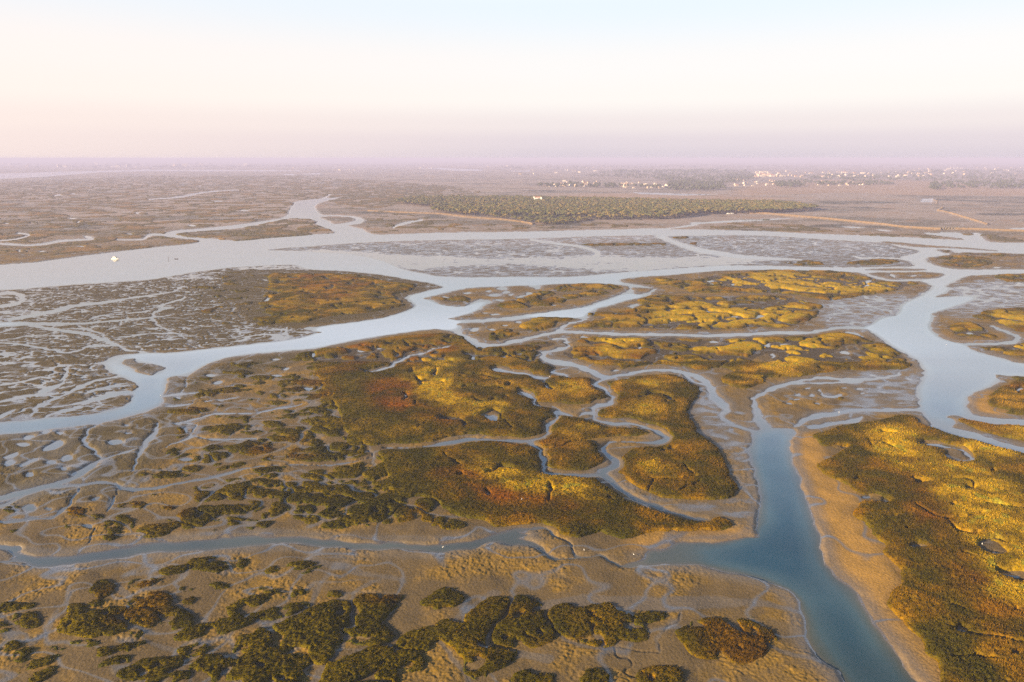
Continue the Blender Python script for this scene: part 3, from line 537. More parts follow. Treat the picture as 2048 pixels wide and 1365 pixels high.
# gullies that thread the thick marsh
for s, w in [("1226,1298 1236,1315 1259,1317 1264,1332 1246,1347 1275,1358", 2.6), ("1319,1290 1322,1305 1316,1310", 2), ("1226,1298 1270,1302 1315,1308", 1.8), ("1356,1228 1357,1247 1335,1258 1330,1268", 2)]:
    sl, f = line(s, w); gul[sl] |= f > 0
inmarsh = (vid > 0) & (vid <= len(BIG))
gn = np.abs(fbm(X, Y, 30, 2, 101) + .35 * fbm(X, Y, 9, 2, 105))
gsel = sstep(-.05, .25, fbm(X, Y, 90, 2, 111))
tuftgap = fbm(X, Y, 2.6, 2, 121)
midm = (Y > 330)
vid0 = vid
carve = inmarsh & (gn < (.045 + .06 * gsel) * np.where(np.isin(vid, [6, 7, 8]), 1.35, 1.15)) & midm & (vid != 9)
edge9 = (vid == 9) & (fbm(X, Y, 12, 3, 131) - sstep(560, 500, UG) * .5 < -.28)
veg &= ~(carve | edge9)
vloc = blur(veg, 1.6, 2)
small = (vid > len(BIG)) & (vid < bfar) | (vid == btuft)
veg &= ~(small & (tuftgap < .30 - 1.3 * vloc) & (Y < 420))
veg &= ~(small & (fbm(X, Y, 4.2, 3, 123) < -.23) & (Y < 420))
veg &= ~(small & (rill > .30) & (V < 1075))
gn2 = np.abs(fbm(X * .65, Y, 15, 3, 107))
carve |= inmarsh & (gn2 < .036) & (gsel > .12) & midm & (vid != 9)
veg &= ~carve
vid[~veg] = 0
print('veg survey', round(time.time() - T0, 1))

# colour districts of the plants
yel = np.zeros((NV, NU), bool)
for s in ["849,712 887,722 922,725 912,740 902,750 927,757 902,772 932,780 900,790 924,800 952,812 987,807 1024,815 1024,830 987,825 957,827 942,835 902,830 877,815 842,797 812,765 832,745 857,737 847,722",
          "937,918 985,925 975,945 990,950 1010,938 1030,942 1080,950 1140,955 1170,970 1200,990 1225,1003 1190,1005 1130,997 1090,987 1040,985 1000,972 960,955 935,935",
          "1715,852 1790,860 1850,875 1832,890 1870,900 1890,905 1890,925 1960,940 2000,960 2060,1000 2520,1150 2520,1300 2060,1220 1990,1190 1950,1140 1960,1110 1920,1080 1900,1050 1870,990 1830,950 1780,935 1750,900 1770,885",
          "1900,872 1960,890 2010,900 2040,915 2010,925 1960,915", "1310,770 1344,780 1340,786 1290,775 1240,762 1260,760", "1120,765 1150,772 1170,785 1140,792 1118,780", "1230,820 1290,808 1310,830 1280,835 1235,825", "1275,915 1320,925 1335,945 1300,950 1276,935", "1125,870 1170,850 1185,862 1150,872",
          "1200,675 1270,676 1290,684 1240,690 1200,688", "1380,692 1440,685 1480,668 1560,690 1600,680 1660,672 1700,675 1640,690 1660,700 1720,705 1790,715 1800,725 1700,722 1600,735 1540,742 1500,740 1560,715 1500,705 1400,705", "1190,705 1220,702 1260,712 1230,720",
          "1330,615 1420,605 1500,620 1600,612 1620,630 1560,648 1440,655 1360,650 1300,645", "1440,560 1560,545 1660,560 1780,570 1800,578 1690,590 1560,582 1470,572", "1986,625 2060,628 2520,640 2520,690 2051,655 2000,645", "2020,860 2060,862 2520,900 2520,940 2060,878", "1990,690 2060,692 2060,705"]:
    add(yel, poly(s))
rust = np.zeros((NV, NU), bool)
for s in ["812,700 880,690 920,700 850,725 830,735 790,735", "870,815 900,828 950,838 930,850 880,850 850,830", "920,915 950,918 935,930 960,955 1040,990 1130,1000 1200,1010 1160,1030 1040,1020 950,1000 915,960", "1030,838 1050,845 1045,855 1024,850", "1112,905 1150,898 1180,905 1150,915 1115,918", "1280,925 1330,920 1345,935 1300,940", "1110,875 1130,868 1125,885 1105,888",
          "560,552 700,555 740,575 700,600 640,612 600,600 590,575", "1790,935 1850,960 1890,1030 1915,1080 1955,1140 1990,1195 2048,1230 1990,1225 1930,1180 1900,1100 1860,1040 1800,970", "690,690 760,690 740,720 690,725", "1240,725 1300,715 1320,700 1250,705", "1160,705 1190,710 1210,720 1170,720", "740,770 800,760 840,800 820,830 760,820"]:
    add(rust, poly(s))
idd0 = vid.copy()
yb = blur(yel, 3.2, 2); rb = blur(rust, 5, 2)
yn = fbm(X, Y, 24, 3, 141)
yell = np.clip(yb * 1.1 - .1 + (yb > .05) * .35 * fbm(X, Y, 5, 2, 151), 0, 1)
ridge = sstep(.05, .20, gn)
streak = fbm(X * .5, Y, 8, 3, 153) * .6 + fbm(X, Y, 22, 3, 154) * .5
yell = np.clip(yb * 1.25, 0, 1) * sstep(-.42, .12, streak + .35 * (yb - .5)) * (.45 + .55 * ridge)
gold_m = np.isin(vid, [6, 7, 8]) * 1.0 + np.isin(vid, [16, 18, 19, 20]) * .9 + (vid == 10) * .15 + np.isin(vid, [11, 12, 13, 14, 15]) * .5 + (vid == 9) * .75
yell = np.clip(np.maximum(yell, gold_m * .55 * sstep(-.06, .30, streak) * (.3 + .7 * ridge)), 0, 1)
golden = sstep(-.12, .28, yn) * .7
rb = rb * np.where(vid == 9, .5, 1)
rusty = np.clip(rb * (.75 + .6 * fbm(X, Y, 10, 3, 161)) + .35 * sstep(.12, .5, fbm(X, Y, 34, 3, 165)), 0, 1)

# ------------------------------------------------------------------ canopy height and fine relief
Vs = soft3(veg)
Vb = np.maximum(blur(veg, .9, 2), 0)
Vw = blur(veg, 4.0, 1)
ms = np.clip(SC / 170.0, 1, 8)[:, None]
leaf = fbm(X, Y, 1.5, 2, 171) * .11 + noise(X, Y, .8, 177) * .14 * sstep(330, 200, Y)
leafF = fbm(X, Y, 4.0, 2, 181) * .10 * sstep(250, 500, Y)
big_ = sstep(.2, .9, Vw)
canopy = (.06 + .36 * sstep(.1, .75, Vb) + .30 * big_) * (1 - .25 * rusty) * (1 + .12 * yell) * np.where(vid == bfar, .6, 1) * np.where(vid > len(BIG), .78, 1)
swellV = fbm(X, Y, 18, 3, 191) * .28 * big_
# mud texture: stubble and ripples
stub = noise(X, Y, .7, 201) * .10 * sstep(330, 150, Y) + fbm(X, Y, 1.6, 2, 205) * .15
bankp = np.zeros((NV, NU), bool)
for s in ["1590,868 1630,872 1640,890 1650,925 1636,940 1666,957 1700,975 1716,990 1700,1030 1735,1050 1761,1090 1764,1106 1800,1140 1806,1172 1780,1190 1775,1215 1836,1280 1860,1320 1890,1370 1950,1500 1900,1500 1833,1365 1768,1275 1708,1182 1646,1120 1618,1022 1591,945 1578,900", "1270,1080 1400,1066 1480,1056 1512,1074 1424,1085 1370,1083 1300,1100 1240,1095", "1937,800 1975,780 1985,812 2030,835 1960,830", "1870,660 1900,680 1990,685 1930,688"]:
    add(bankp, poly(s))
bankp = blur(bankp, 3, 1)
TRACKS = [("232,1178 255,1195 260,1207 255,1227 242,1247 246,1257 287,1260 285,1277 312,1292 355,1307 362,1335 375,1362 385,1400", [16, 14, 8, 6, 6, 5, 6, 6, 8, 14, 10, 10, 10]), ("660,1150 640,1177 620,1210 607,1228 557,1241 530,1250", [8, 8, 10, 12, 6, 4]), ("760,1160 712,1185 702,1210 707,1235 712,1262 687,1285 682,1305 652,1335 632,1360 600,1400", [6, 8, 9, 9, 9, 11, 10, 14, 16, 16]),
 ("990,1190 937,1220 912,1245 882,1285 902,1315 934,1357 950,1390", [16, 14, 10, 10, 8, 12, 14]), ("787,1292 737,1300 700,1312", [7, 6, 5]), ("5,1230 20,1245 42,1267 60,1285", [5, 5, 5, 8]), ("115,1225 100,1252 95,1270 60,1290", [10, 12, 10, 8]), ("1000,1200 1086,1212 1160,1205 1236,1208 1324,1213 1399,1209 1499,1206 1560,1216 1605,1226", [10, 18, 22, 26, 30, 26, 14, 10, 8]), ("1356,1225 1356,1245 1314,1280 1319,1305", [8, 8, 10, 8]),
 ("1462,1248 1500,1270 1560,1305 1640,1325", [5, 5, 6, 10]), ("1105,1255 1120,1275 1140,1290 1226,1300", [8, 8, 7, 6]), ("980,1300 1040,1310 1100,1320", [10, 14, 20]), ("620,1125 700,1140 730,1150 800,1160", [20, 16, 10, 8]), ("195,1235 240,1225 255,1225", [5, 5, 4]), ("310,1228 325,1242 335,1250", [4, 5, 6]), ("348,1195 360,1215 385,1230", [6, 7, 6]), ("300,1125 310,1140 270,1150", [16, 12, 6]),
 ("1015,1010 1030,1020 1060,1030 1100,1035", [3, 3, 3, 3])]
trk = np.zeros((NV, NU), F32)
for s, w in TRACKS[:-1]:
    sl, f = line(s, w); trk[sl] = np.maximum(trk[sl], sstep(-2.5, 2.5, f))
trk *= (1 - veg)
patchy = sstep(-.12, .22, fbm(X, Y, 17, 4, 207)) * (1 - .85 * bankp) * (1 - .95 * trk)
stub = stub * (.12 + 1.1 * patchy)
dryness = sstep(.10, .30, Z)
Zg = Z + stub * dryness * sstep(.62, .3, Wb) + .25 * sstep(.3, .9, Vw) * sstep(.2, .9, Vb) - .0
# incised edges by gullies
gs = soft3(gul | carve)
Zg = np.where(Z > 0.0, np.maximum(Zg - .26 * gs, .02), Zg)
Zg = np.where(Wf > .55, np.minimum(Zg, -0.02), Zg)
# dikes of sand and clay
DIKES = [("1500,427 1520,427.5 1596,434 1654,439 1713,445 1765,450 1800,455 1873,459.5 1882,459.6", 3.2), ("1912,459.5 1946,460 2005,462.5 2048,463.5 2300,468", 2.6), ("1975,450 1946,441 1917,432 1888,424 1876,422 1886,417", 2.2), ("737,423 822,427 881,429 939,436 998,440 1042,445 1066,449.5", 1.8), ("1860,399 1874,403 1872,408", 1.4)]
dike = np.zeros((NV, NU), F32)
for s, w in DIKES:
    sl, f = line(s, w)
    dike[sl] = np.maximum(dike[sl], sstep(-1.0, 1.0, f))
Zg = np.where(Z > -.02, Zg + dike * 2.2, Zg)
DITCH = [("1911,421 1930,428 1950,435 1975,444 1985,449 1960,455 1930,458", 2.6), ("1985,449 2010,452", 2)]
ditch = np.zeros((NV, NU), F32)
for s, w in DITCH:
    sl, f = line(s, w); ditch[sl] = np.maximum(ditch[sl], sstep(-.8, .8, f))
Zc = Zg + canopy * sstep(.05, .5, Vs) + swellV * sstep(.3, .9, Vb) + (leaf + leafF) * sstep(.2, .8, Vb) - .22 * (1 - sstep(.1, .6, Vs))

# ------------------------------------------------------------------ albedo of ground and plants
def col(*c): return np.array(c, F32)
def mixc(a, b, t): return a + (b - a) * t[..., None]
mud = col(.108, .080, .042); wetmud = col(.080, .066, .048); stubc = col(.200, .122, .018); olive = col(.058, .048, .018); sandc = col(.42, .27, .13); peat = col(.040, .034, .024)
nA = fbm(X, Y, 13, 4, 211); nB = fbm(X, Y, 3.0, 3, 221)
mwst = np.zeros((NV, NU), bool); add(mwst, poly(ISL['west'])); mwst = blur(mwst, 6, 1)
wetness = np.clip(sstep(.13 - .07 * mwst, .01, Z) + .5 * (1 - mwst) * sstep(.02, .35, Wb4) + .7 * rill, 0, 1)
wz = np.zeros((NV, NU), bool)
for s in ["1380,790 1420,800 1500,866 1497,900 1520,1000 1512,1050 1470,1045 1480,985 1462,940 1424,885 1385,850", "1640,600 1838,590 1800,632 1731,656 1640,652", "1700,745 1840,740 1836,815 1720,815", "1900,570 2060,560 2060,615 1900,640", ISL['mid'], "1210,950 1270,1000 1420,1040 1480,1040 1500,1000 1440,1005 1330,1000 1250,960"]:
    add(wz, poly(s))
wz = blur(wz, 5, 1)
wstreak = sstep(-.15, .25, fbm(X * .45, Y, 5, 4, 213))
wetness = np.clip(np.maximum(wetness, wz * (.35 + .65 * wstreak)), 0, 1)
GC = np.broadcast_to(mud, (NV, NU, 3)).copy()
GC = mixc(GC, stubc, np.clip((.12 + .88 * patchy) * (.75 + .5 * nB) * (1 - wetness * .8), 0, 1))
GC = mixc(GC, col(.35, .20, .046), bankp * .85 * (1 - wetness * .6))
GC = mixc(GC, col(.112, .090, .064), trk * .9)
wetness = np.clip(wetness + .25 * trk, 0, 1)
# olive grass over the west flats
mw = np.zeros((NV, NU), bool)
for s in [ISL['west'], "-470,880 0,868 200,848 320,815 345,760 375,755 420,735 500,715 600,705 560,740 420,760 360,840 300,960 200,1000 -470,1040", ISL['wb']]:
    add(mw, poly(s))
mw = blur(mw, 5, 1)
GC = mixc(GC, olive * (1 + .3 * nB[..., None]), mw * .85 * sstep(.01, .05, Z))
mmid = np.zeros((NV, NU), bool); add(mmid, poly(ISL['mid'])); mmid = blur(mmid, 5)
GC = mixc(GC, col(.070, .060, .044), mmid * .8)
GC = mixc(GC, wetmud, np.clip(wetness * .85, 0, 1))
GC = mixc(GC, sandc, np.clip(dike * 1.3, 0, 1))
GC = mixc(GC, peat, np.clip(gs + ditch, 0, 1) * .8)
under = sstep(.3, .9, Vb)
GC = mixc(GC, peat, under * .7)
# sandy lit banks
# distant plain: fields, scrub, dark hedges; base tones lightened to stand in for haze
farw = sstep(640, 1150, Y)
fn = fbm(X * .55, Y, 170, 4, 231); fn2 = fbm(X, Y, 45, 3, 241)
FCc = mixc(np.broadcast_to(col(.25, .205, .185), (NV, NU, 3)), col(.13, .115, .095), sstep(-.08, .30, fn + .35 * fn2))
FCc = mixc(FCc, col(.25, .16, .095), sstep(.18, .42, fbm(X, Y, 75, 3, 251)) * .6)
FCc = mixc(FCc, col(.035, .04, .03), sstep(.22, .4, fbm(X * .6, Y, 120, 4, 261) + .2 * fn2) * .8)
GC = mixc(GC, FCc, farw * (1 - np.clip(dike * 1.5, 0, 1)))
fld = np.zeros((NV, NU), bool)
for s in ["1560,362 1800,360 1960,372 1990,384 1870,392 1700,386 1500,392 1470,382", "1890,380 2100,378 2100,390 1960,392", "1080,393 1260,388 1460,393 1600,398 1400,402 1150,397"]:
    add(fld, poly(s))
fld = blur(fld, 30)
GC = mixc(GC, col(.30, .20, .135), fld * .75)
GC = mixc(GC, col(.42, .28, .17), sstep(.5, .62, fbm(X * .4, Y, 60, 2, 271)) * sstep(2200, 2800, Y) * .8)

VC = mixc(np.broadcast_to(col(.078, .060, .0015), (NV, NU, 3)), col(.205, .108, .002), sstep(-.25, .35, nA))
westg = sstep(1000, 760, UG) * (V > 690) * (1 - rb)
VC = mixc(VC, col(.088, .074, .002) * (1 + .5 * nA[..., None]), np.clip(westg * .75 + (idd0 > len(BIG)) * .6, 0, .85))
VC = mixc(VC, col(.036, .040, .004), sstep(.0, .4, fbm(X, Y, 20, 3, 281)) * .55)
VC = mixc(VC, col(.23, .066, .003), rusty * .8)
VC = mixc(VC, col(.36, .20, .010), golden * sstep(.5, .95, Vw) * np.where(vid > 0, sstep(1010, 760, VG), 0) * 1.3 * (.4+.6*sstep(900,1200,UG)))
VC = mixc(VC, col(.42, .262, .005), yell)
VC = mixc(VC, col(.20, .24, .03), yell * sstep(.15, .4, fbm(X, Y, 4, 2, 291)) * .6)
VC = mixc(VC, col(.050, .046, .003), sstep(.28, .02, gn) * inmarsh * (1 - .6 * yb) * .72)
VC = VC * .84 * (1 + .40 * noise(X, Y, 1.1, 301) * sstep(420, 200, Y) + .25 * nB)[..., None]
VC = VC * np.where(idd0 > len(BIG), .82, 1.0)[..., None]
isfar = (vid == bfar)
VC[isfar] = mixc(np.broadcast_to(col(.115, .098, .055), (NV, NU, 3)), col(.24, .15, .065), sstep(.0, .5, mn + .4 * fbm(X, Y, 45, 3, 311)))[isfar]
grn = sstep(.55, .15, Vb) * (1 - yell)
VC = mixc(VC, col(.085, .10, .014), grn * .5)
print('fields', round(time.time() - T0, 1))

# ------------------------------------------------------------------ materials
def new_mat(name):
    m = bpy.data.materials.new(name); m.use_nodes = True
    nt = m.node_tree; nt.nodes.clear()
    out = nt.nodes.new('ShaderNodeOutputMaterial')
    return m, nt, out
def N(nt, t, **kw):
    n = nt.nodes.new(t)
    for k, v in kw.items():
        if k.startswith('i_'): n.inputs[k[2:].replace('_', ' ')].default_value = v
        else: setattr(n, k, v)
    return n
def simple(name, c, rough=.7, var=.15, scale=1.0, metal=0.0):
    m, nt, out = new_mat(name)
    b = N(nt, 'ShaderNodeBsdfPrincipled'); b.inputs['Roughness'].default_value = rough; b.inputs['Metallic'].default_value = metal
    tc = N(nt, 'ShaderNodeTexCoord'); nz_ = N(nt, 'ShaderNodeTexNoise'); nz_.inputs['Scale'].default_value = scale; nz_.inputs['Detail'].default_value = 4
    nt.links.new(tc.outputs['Object'], nz_.inputs['Vector'])
    mr = N(nt, 'ShaderNodeMapRange'); mr.inputs[3].default_value = 1 - var; mr.inputs[4].default_value = 1 + var
    nt.links.new(nz_.outputs['Fac'], mr.inputs[0])
    mx = N(nt, 'ShaderNodeVectorMath', operation='SCALE'); mx.inputs[0].default_value = c
    nt.links.new(mr.outputs[0], mx.inputs['Scale']); nt.links.new(mx.outputs[0], b.inputs['Base Color'])
    nt.links.new(b.outputs[0], out.inputs[0])
    return m

def attr_mat(name, wetattr, bumps, rough=.95, spec=.3):
    m, nt, out = new_mat(name)
    b = N(nt, 'ShaderNodeBsdfPrincipled')
    a = N(nt, 'ShaderNodeAttribute', attribute_name='Col')
    tc = N(nt, 'ShaderNodeTexCoord')
    n1 = N(nt, 'ShaderNodeTexNoise'); n1.inputs['Scale'].default_value = 2.3; n1.inputs['Detail'].default_value = 6; n1.inputs['Roughness'].default_value = .65
    nt.links.new(tc.outputs['Object'], n1.inputs['Vector'])
    mr = N(nt, 'ShaderNodeMapRange'); mr.inputs[1].default_value = .25; mr.inputs[2].default_value = .75; mr.inputs[3].default_value = .55; mr.inputs[4].default_value = 1.45
    nt.links.new(n1.outputs['Fac'], mr.inputs[0])
    mx = N(nt, 'ShaderNodeVectorMath', operation='SCALE')
    nt.links.new(a.outputs['Color'], mx.inputs[0]); nt.links.new(mr.outputs[0], mx.inputs['Scale'])
    nt.links.new(mx.outputs[0], b.inputs['Base Color'])
    last = None
    for sc, st, ds in bumps:
        nn = N(nt, 'ShaderNodeTexNoise'); nn.inputs['Scale'].default_value = sc; nn.inputs['Detail'].default_value = 5
        nt.links.new(tc.outputs['Object'], nn.inputs['Vector'])
        bp = N(nt, 'ShaderNodeBump'); bp.inputs['Strength'].default_value = st; bp.inputs['Distance'].default_value = ds
        nt.links.new(nn.outputs['Fac'], bp.inputs['Height'])
        if last: nt.links.new(last.outputs[0], bp.inputs['Normal'])
        last = bp
    if last: nt.links.new(last.outputs[0], b.inputs['Normal'])
    if wetattr:
        w = N(nt, 'ShaderNodeAttribute', attribute_name='wet')
        r2 = N(nt, 'ShaderNodeMapRange'); r2.inputs[3].default_value = rough; r2.inputs[4].default_value = .30
        nt.links.new(w.outputs['Fac'], r2.inputs[0]); nt.links.new(r2.outputs[0], b.inputs['Roughness'])
        r3 = N(nt, 'ShaderNodeMapRange'); r3.inputs[3].default_value = .15; r3.inputs[4].default_value = 1.0
        r4 = N(nt, 'ShaderNodeMapRange'); r4.inputs[3].default_value = 1.45; r4.inputs[4].default_value = 2.1
        nt.links.new(w.outputs['Fac'], r4.inputs[0]); nt.links.new(r4.outputs[0], b.inputs['IOR'])
        nt.links.new(w.outputs['Fac'], r3.inputs[0]); nt.links.new(r3.outputs[0], b.inputs['Specular IOR Level'])
    else:
        b.inputs['Roughness'].default_value = rough; b.inputs['Specular IOR Level'].default_value = spec
    nt.links.new(b.outputs[0], out.inputs[0])
    return m
M_ground = attr_mat('tidal_mud', True, [(1.6, .5, .25), (7, .4, .06)])
M_veg = attr_mat('salt_scrub', False, [(2.6, .7, .26), (9, .6, .08)], 1.0, .0)

m, nt, out = new_mat('lagoon_water'); M_water = m
b = N(nt, 'ShaderNodeBsdfPrincipled'); b.inputs['Roughness'].default_value = .06; ra = N(nt, 'ShaderNodeAttribute', attribute_name='refl'); ri = N(nt, 'ShaderNodeMapRange'); ri.inputs[3].default_value = 1.9; ri.inputs[4].default_value = 7.0
nt.links.new(ra.outputs['Fac'], ri.inputs[0]); nt.links.new(ri.outputs[0], b.inputs['IOR'])
d = N(nt, 'ShaderNodeAttribute', attribute_name='depth')
rp = N(nt, 'ShaderNodeValToRGB'); e = rp.color_ramp.elements
e[0].position = 0.0; e[0].color = (.10, .088, .060, 1); e[1].position = 1.0; e[1].color = (.012, .044, .066, 1)
e2 = rp.color_ramp.elements.new(.22); e2.color = (.066, .074, .052, 1)
e3 = rp.color_ramp.elements.new(.5); e3.color = (.042, .078, .092, 1)
nt.links.new(d.outputs['Fac'], rp.inputs[0])
tc = N(nt, 'ShaderNodeTexCoord'); n1 = N(nt, 'ShaderNodeTexNoise'); n1.inputs['Scale'].default_value = .035; n1.inputs['Detail'].default_value = 5
nt.links.new(tc.outputs['Object'], n1.inputs['Vector'])
mr = N(nt, 'ShaderNodeMapRange'); mr.inputs[1].default_value = .3; mr.inputs[2].default_value = .7; mr.inputs[3].default_value = .7; mr.inputs[4].default_value = 1.3
nt.links.new(n1.outputs['Fac'], mr.inputs[0])
mx = N(nt, 'ShaderNodeVectorMath', operation='SCALE'); nt.links.new(rp.outputs[0], mx.inputs[0]); nt.links.new(mr.outputs[0], mx.inputs['Scale'])
nt.links.new(mx.outputs[0], b.inputs['Base Color'])
n2 = N(nt, 'ShaderNodeTexNoise'); n2.inputs['Scale'].default_value = 1.1; n2.inputs['Detail'].default_value = 4
nt.links.new(tc.outputs['Object'], n2.inputs['Vector'])
bp = N(nt, 'ShaderNodeBump'); bp.inputs['Strength'].default_value = .022; bp.inputs['Distance'].default_value = .12
n3 = N(nt, 'ShaderNodeTexNoise'); n3.inputs['Scale'].default_value = .012; n3.inputs['Detail'].default_value = 6; n3.inputs['Distortion'].default_value = 1.2
mpp = N(nt, 'ShaderNodeMapping'); mpp.inputs['Scale'].default_value = (1, 2.6, 1); mpp.inputs['Rotation'].default_value = (0, 0, .35); nt.links.new(tc.outputs['Object'], mpp.inputs[0]); nt.links.new(mpp.outputs[0], n3.inputs['Vector'])
mr3 = N(nt, 'ShaderNodeMapRange'); mr3.inputs[1].default_value = .42; mr3.inputs[2].default_value = .62; mr3.inputs[3].default_value = .015; mr3.inputs[4].default_value = .07
nt.links.new(n3.outputs['Fac'], mr3.inputs[0]); nt.links.new(mr3.outputs[0], b.inputs['Roughness'])
nt.links.new(n2.outputs['Fac'], bp.inputs['Height']); nt.links.new(bp.outputs[0], b.inputs['Normal'])
nt.links.new(b.outputs[0], out.inputs[0])

# ------------------------------------------------------------------ sheets from the grid
idx = np.arange(NV * NU).reshape(NV, NU)
Q = np.stack([idx[1:, :-1], idx[1:, 1:], idx[:-1, 1:], idx[:-1, :-1]], -1)
def grid_mesh(name, Zv, sel, mat, attrs, smooth=True):
    q = Q[sel] if sel is not None else Q.reshape(-1, 4)
    if len(q) == 0: return None
    used, inv = np.unique(q, return_inverse=True)
    co = np.stack([X.ravel()[used], Y.ravel()[used], Zv.ravel()[used]], -1).astype(F32)
    me = bpy.data.meshes.new(name)
    me.vertices.add(len(co)); me.vertices.foreach_set('co', co.ravel())
    me.loops.add(len(q) * 4); me.loops.foreach_set('vertex_index', inv.reshape(-1).astype(np.int32))
    me.polygons.add(len(q)); me.polygons.foreach_set('loop_start', np.arange(0, len(q) * 4, 4, dtype=np.int32))
    me.polygons.foreach_set('use_smooth', np.ones(len(q), bool) if smooth else np.zeros(len(q), bool))
    for an, A in attrs.items():
        if A.ndim == 3:
            at = me.attributes.new(an, 'FLOAT_COLOR', 'POINT')
            c4 = np.ones((len(used), 4), F32); c4[:, :3] = A.reshape(-1, 3)[used]
            at.data.foreach_set('color', c4.ravel())
        else:
            at = me.attributes.new(an, 'FLOAT', 'POINT'); at.data.foreach_set('value', A.ravel()[used].astype(F32))
    me.update(calc_edges=True)
    me.materials.append(mat)
    o = bpy.data.objects.new(name, me); C.objects.link(o)
    return o
def tag(o, label, cat, group=None, kind=None):
    o['label'] = label; o['category'] = cat
    if group: o['group'] = group
    if kind: o['kind'] = kind
    return o

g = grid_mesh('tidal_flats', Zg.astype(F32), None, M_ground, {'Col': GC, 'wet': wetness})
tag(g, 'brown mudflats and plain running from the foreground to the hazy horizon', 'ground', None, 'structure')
bs = MBase = bpy.data.meshes.new('tidal_bed')
bs.from_pydata([(-60000, -900, -2.2), (60000, -900, -2.2), (60000, 52000, -2.2), (-60000, 52000, -2.2)], [], [(0, 1, 2, 3)])
bs.materials.append(None)
bso = bpy.data.objects.new('tidal_bed', bs); C.objects.link(bso); tag(bso, 'muddy bed under and around the flats', 'ground', None, 'structure')
wm = (np.minimum.reduce([Zg[1:, :-1], Zg[1:, 1:], Zg[:-1, 1:], Zg[:-1, :-1]]) < .01)
depth = np.clip(-Zg / 1.2, 0, 1)
w = grid_mesh('lagoon_water', np.zeros((NV, NU), F32), wm, M_water, {'depth': depth, 'refl': sstep(240, 430, Y) * sstep(.12, .5, blur(depth, 2.5, 1))})
tag(w, 'pale lilac to blue water of the river, creeks and pools', 'water', None, 'structure')
# plant bodies
V4 = np.maximum.reduce([Vs[1:, :-1], Vs[1:, 1:], Vs[:-1, 1:], Vs[:-1, :-1]])
idd = vid.copy()
for _ in range(3):
    z = idd == 0
    for ax, s in ((0, 1), (0, -1), (1, 1), (1, -1)):
        r = np.roll(idd, s, ax); idd = np.where((idd == 0) & (r > 0), r, idd)
fid = np.maximum.reduce([idd[1:, :-1], idd[:-1, :-1]])
fid = np.where(V4 > .12, fid, 0)
nveg = 0
def tufts(me, q, lco, c4, name, k, wco):
    """short leafy shoots standing out of the canopy of the nearer plants, part of the same mesh"""
    inv = np.searchsorted(np.unique(q), q)
    P0, P1, P2, P3 = (lco[inv[:, i]] for i in range(4))
    yc = wco[inv[:, 0], 1]
    area = np.linalg.norm(np.cross(P1 - P0, P3 - P0), axis=1)
    dens = np.where(yc < 210, 6.5, np.where(yc < 330, 3.0, 0))
    cnt = rng.poisson(np.minimum(area, 4) * dens)
    tot = int(cnt.sum())
    if tot == 0: return
    fi = np.repeat(np.arange(len(q)), cnt)
    a = rng.random(tot)[:, None]; b_ = rng.random(tot)[:, None]
    base_ = (P0[fi] * (1 - a) + P1[fi] * a) * (1 - b_) + (P3[fi] * (1 - a) + P2[fi] * a) * b_
    size = rng.uniform(.55, 1.25, tot) * np.where(yc[fi] < 210, .22, np.where(yc[fi] < 330, .27, .38))
    cc = c4[inv[fi, 0]][:, :3] * rng.uniform(.78, 1.28, (tot, 1))
    vv, colr = [], []
    for j in range(3):
        th = rng.uniform(0, 2 * np.pi, tot); lean = rng.uniform(.15, .8, tot)
        d = np.stack([np.cos(th), np.sin(th), np.zeros(tot)], -1); s_ = np.stack([-np.sin(th), np.cos(th), np.zeros(tot)], -1)
        w_ = (size * rng.uniform(.28, .5, tot))[:, None]
        top = base_ + d * (size * lean)[:, None]; top[:, 2] += size * rng.uniform(.6, 1.1, tot)
        lo = base_.copy(); lo[:, 2] -= .08
        mid = lo * .45 + top * .55
        vv.append(np.stack([lo, mid + s_ * w_, top, mid - s_ * w_], 1)); colr.append(np.repeat(cc[:, None], 4, 1))
    vv = np.concatenate(vv).reshape(-1, 3); colr = np.concatenate(colr).reshape(-1, 3)
    nv0, np0, nl0 = len(me.vertices), len(me.polygons), len(me.loops); nq = len(vv) // 4
    me.vertices.add(len(vv)); me.loops.add(nq * 4); me.polygons.add(nq)
    allco = np.concatenate([lco, vv]).astype(F32); me.vertices.foreach_set('co', allco.ravel())
    li = np.concatenate([inv.reshape(-1), np.arange(nv0, nv0 + len(vv))]).astype(np.int32); me.loops.foreach_set('vertex_index', li)
    me.polygons.foreach_set('loop_start', np.arange(0, (np0 + nq) * 4, 4, dtype=np.int32))
    me.polygons.foreach_set('use_smooth', np.concatenate([np.ones(np0, bool), np.zeros(nq, bool)]))
    cA = np.ones((nv0 + len(vv), 4), F32); cA[:nv0] = c4; cA[nv0:, :3] = colr
    me.attributes['Col'].data.foreach_set('color', cA.ravel())
    me.update(calc_edges=True)
order = np.argsort(fid.ravel(), kind='stable'); fs = fid.ravel()[order]
starts = np.searchsorted(fs, np.arange(1, len(bodies))); ends = np.searchsorted(fs, np.arange(1, len(bodies)), side='right')
Qf = Q.reshape(-1, 4)
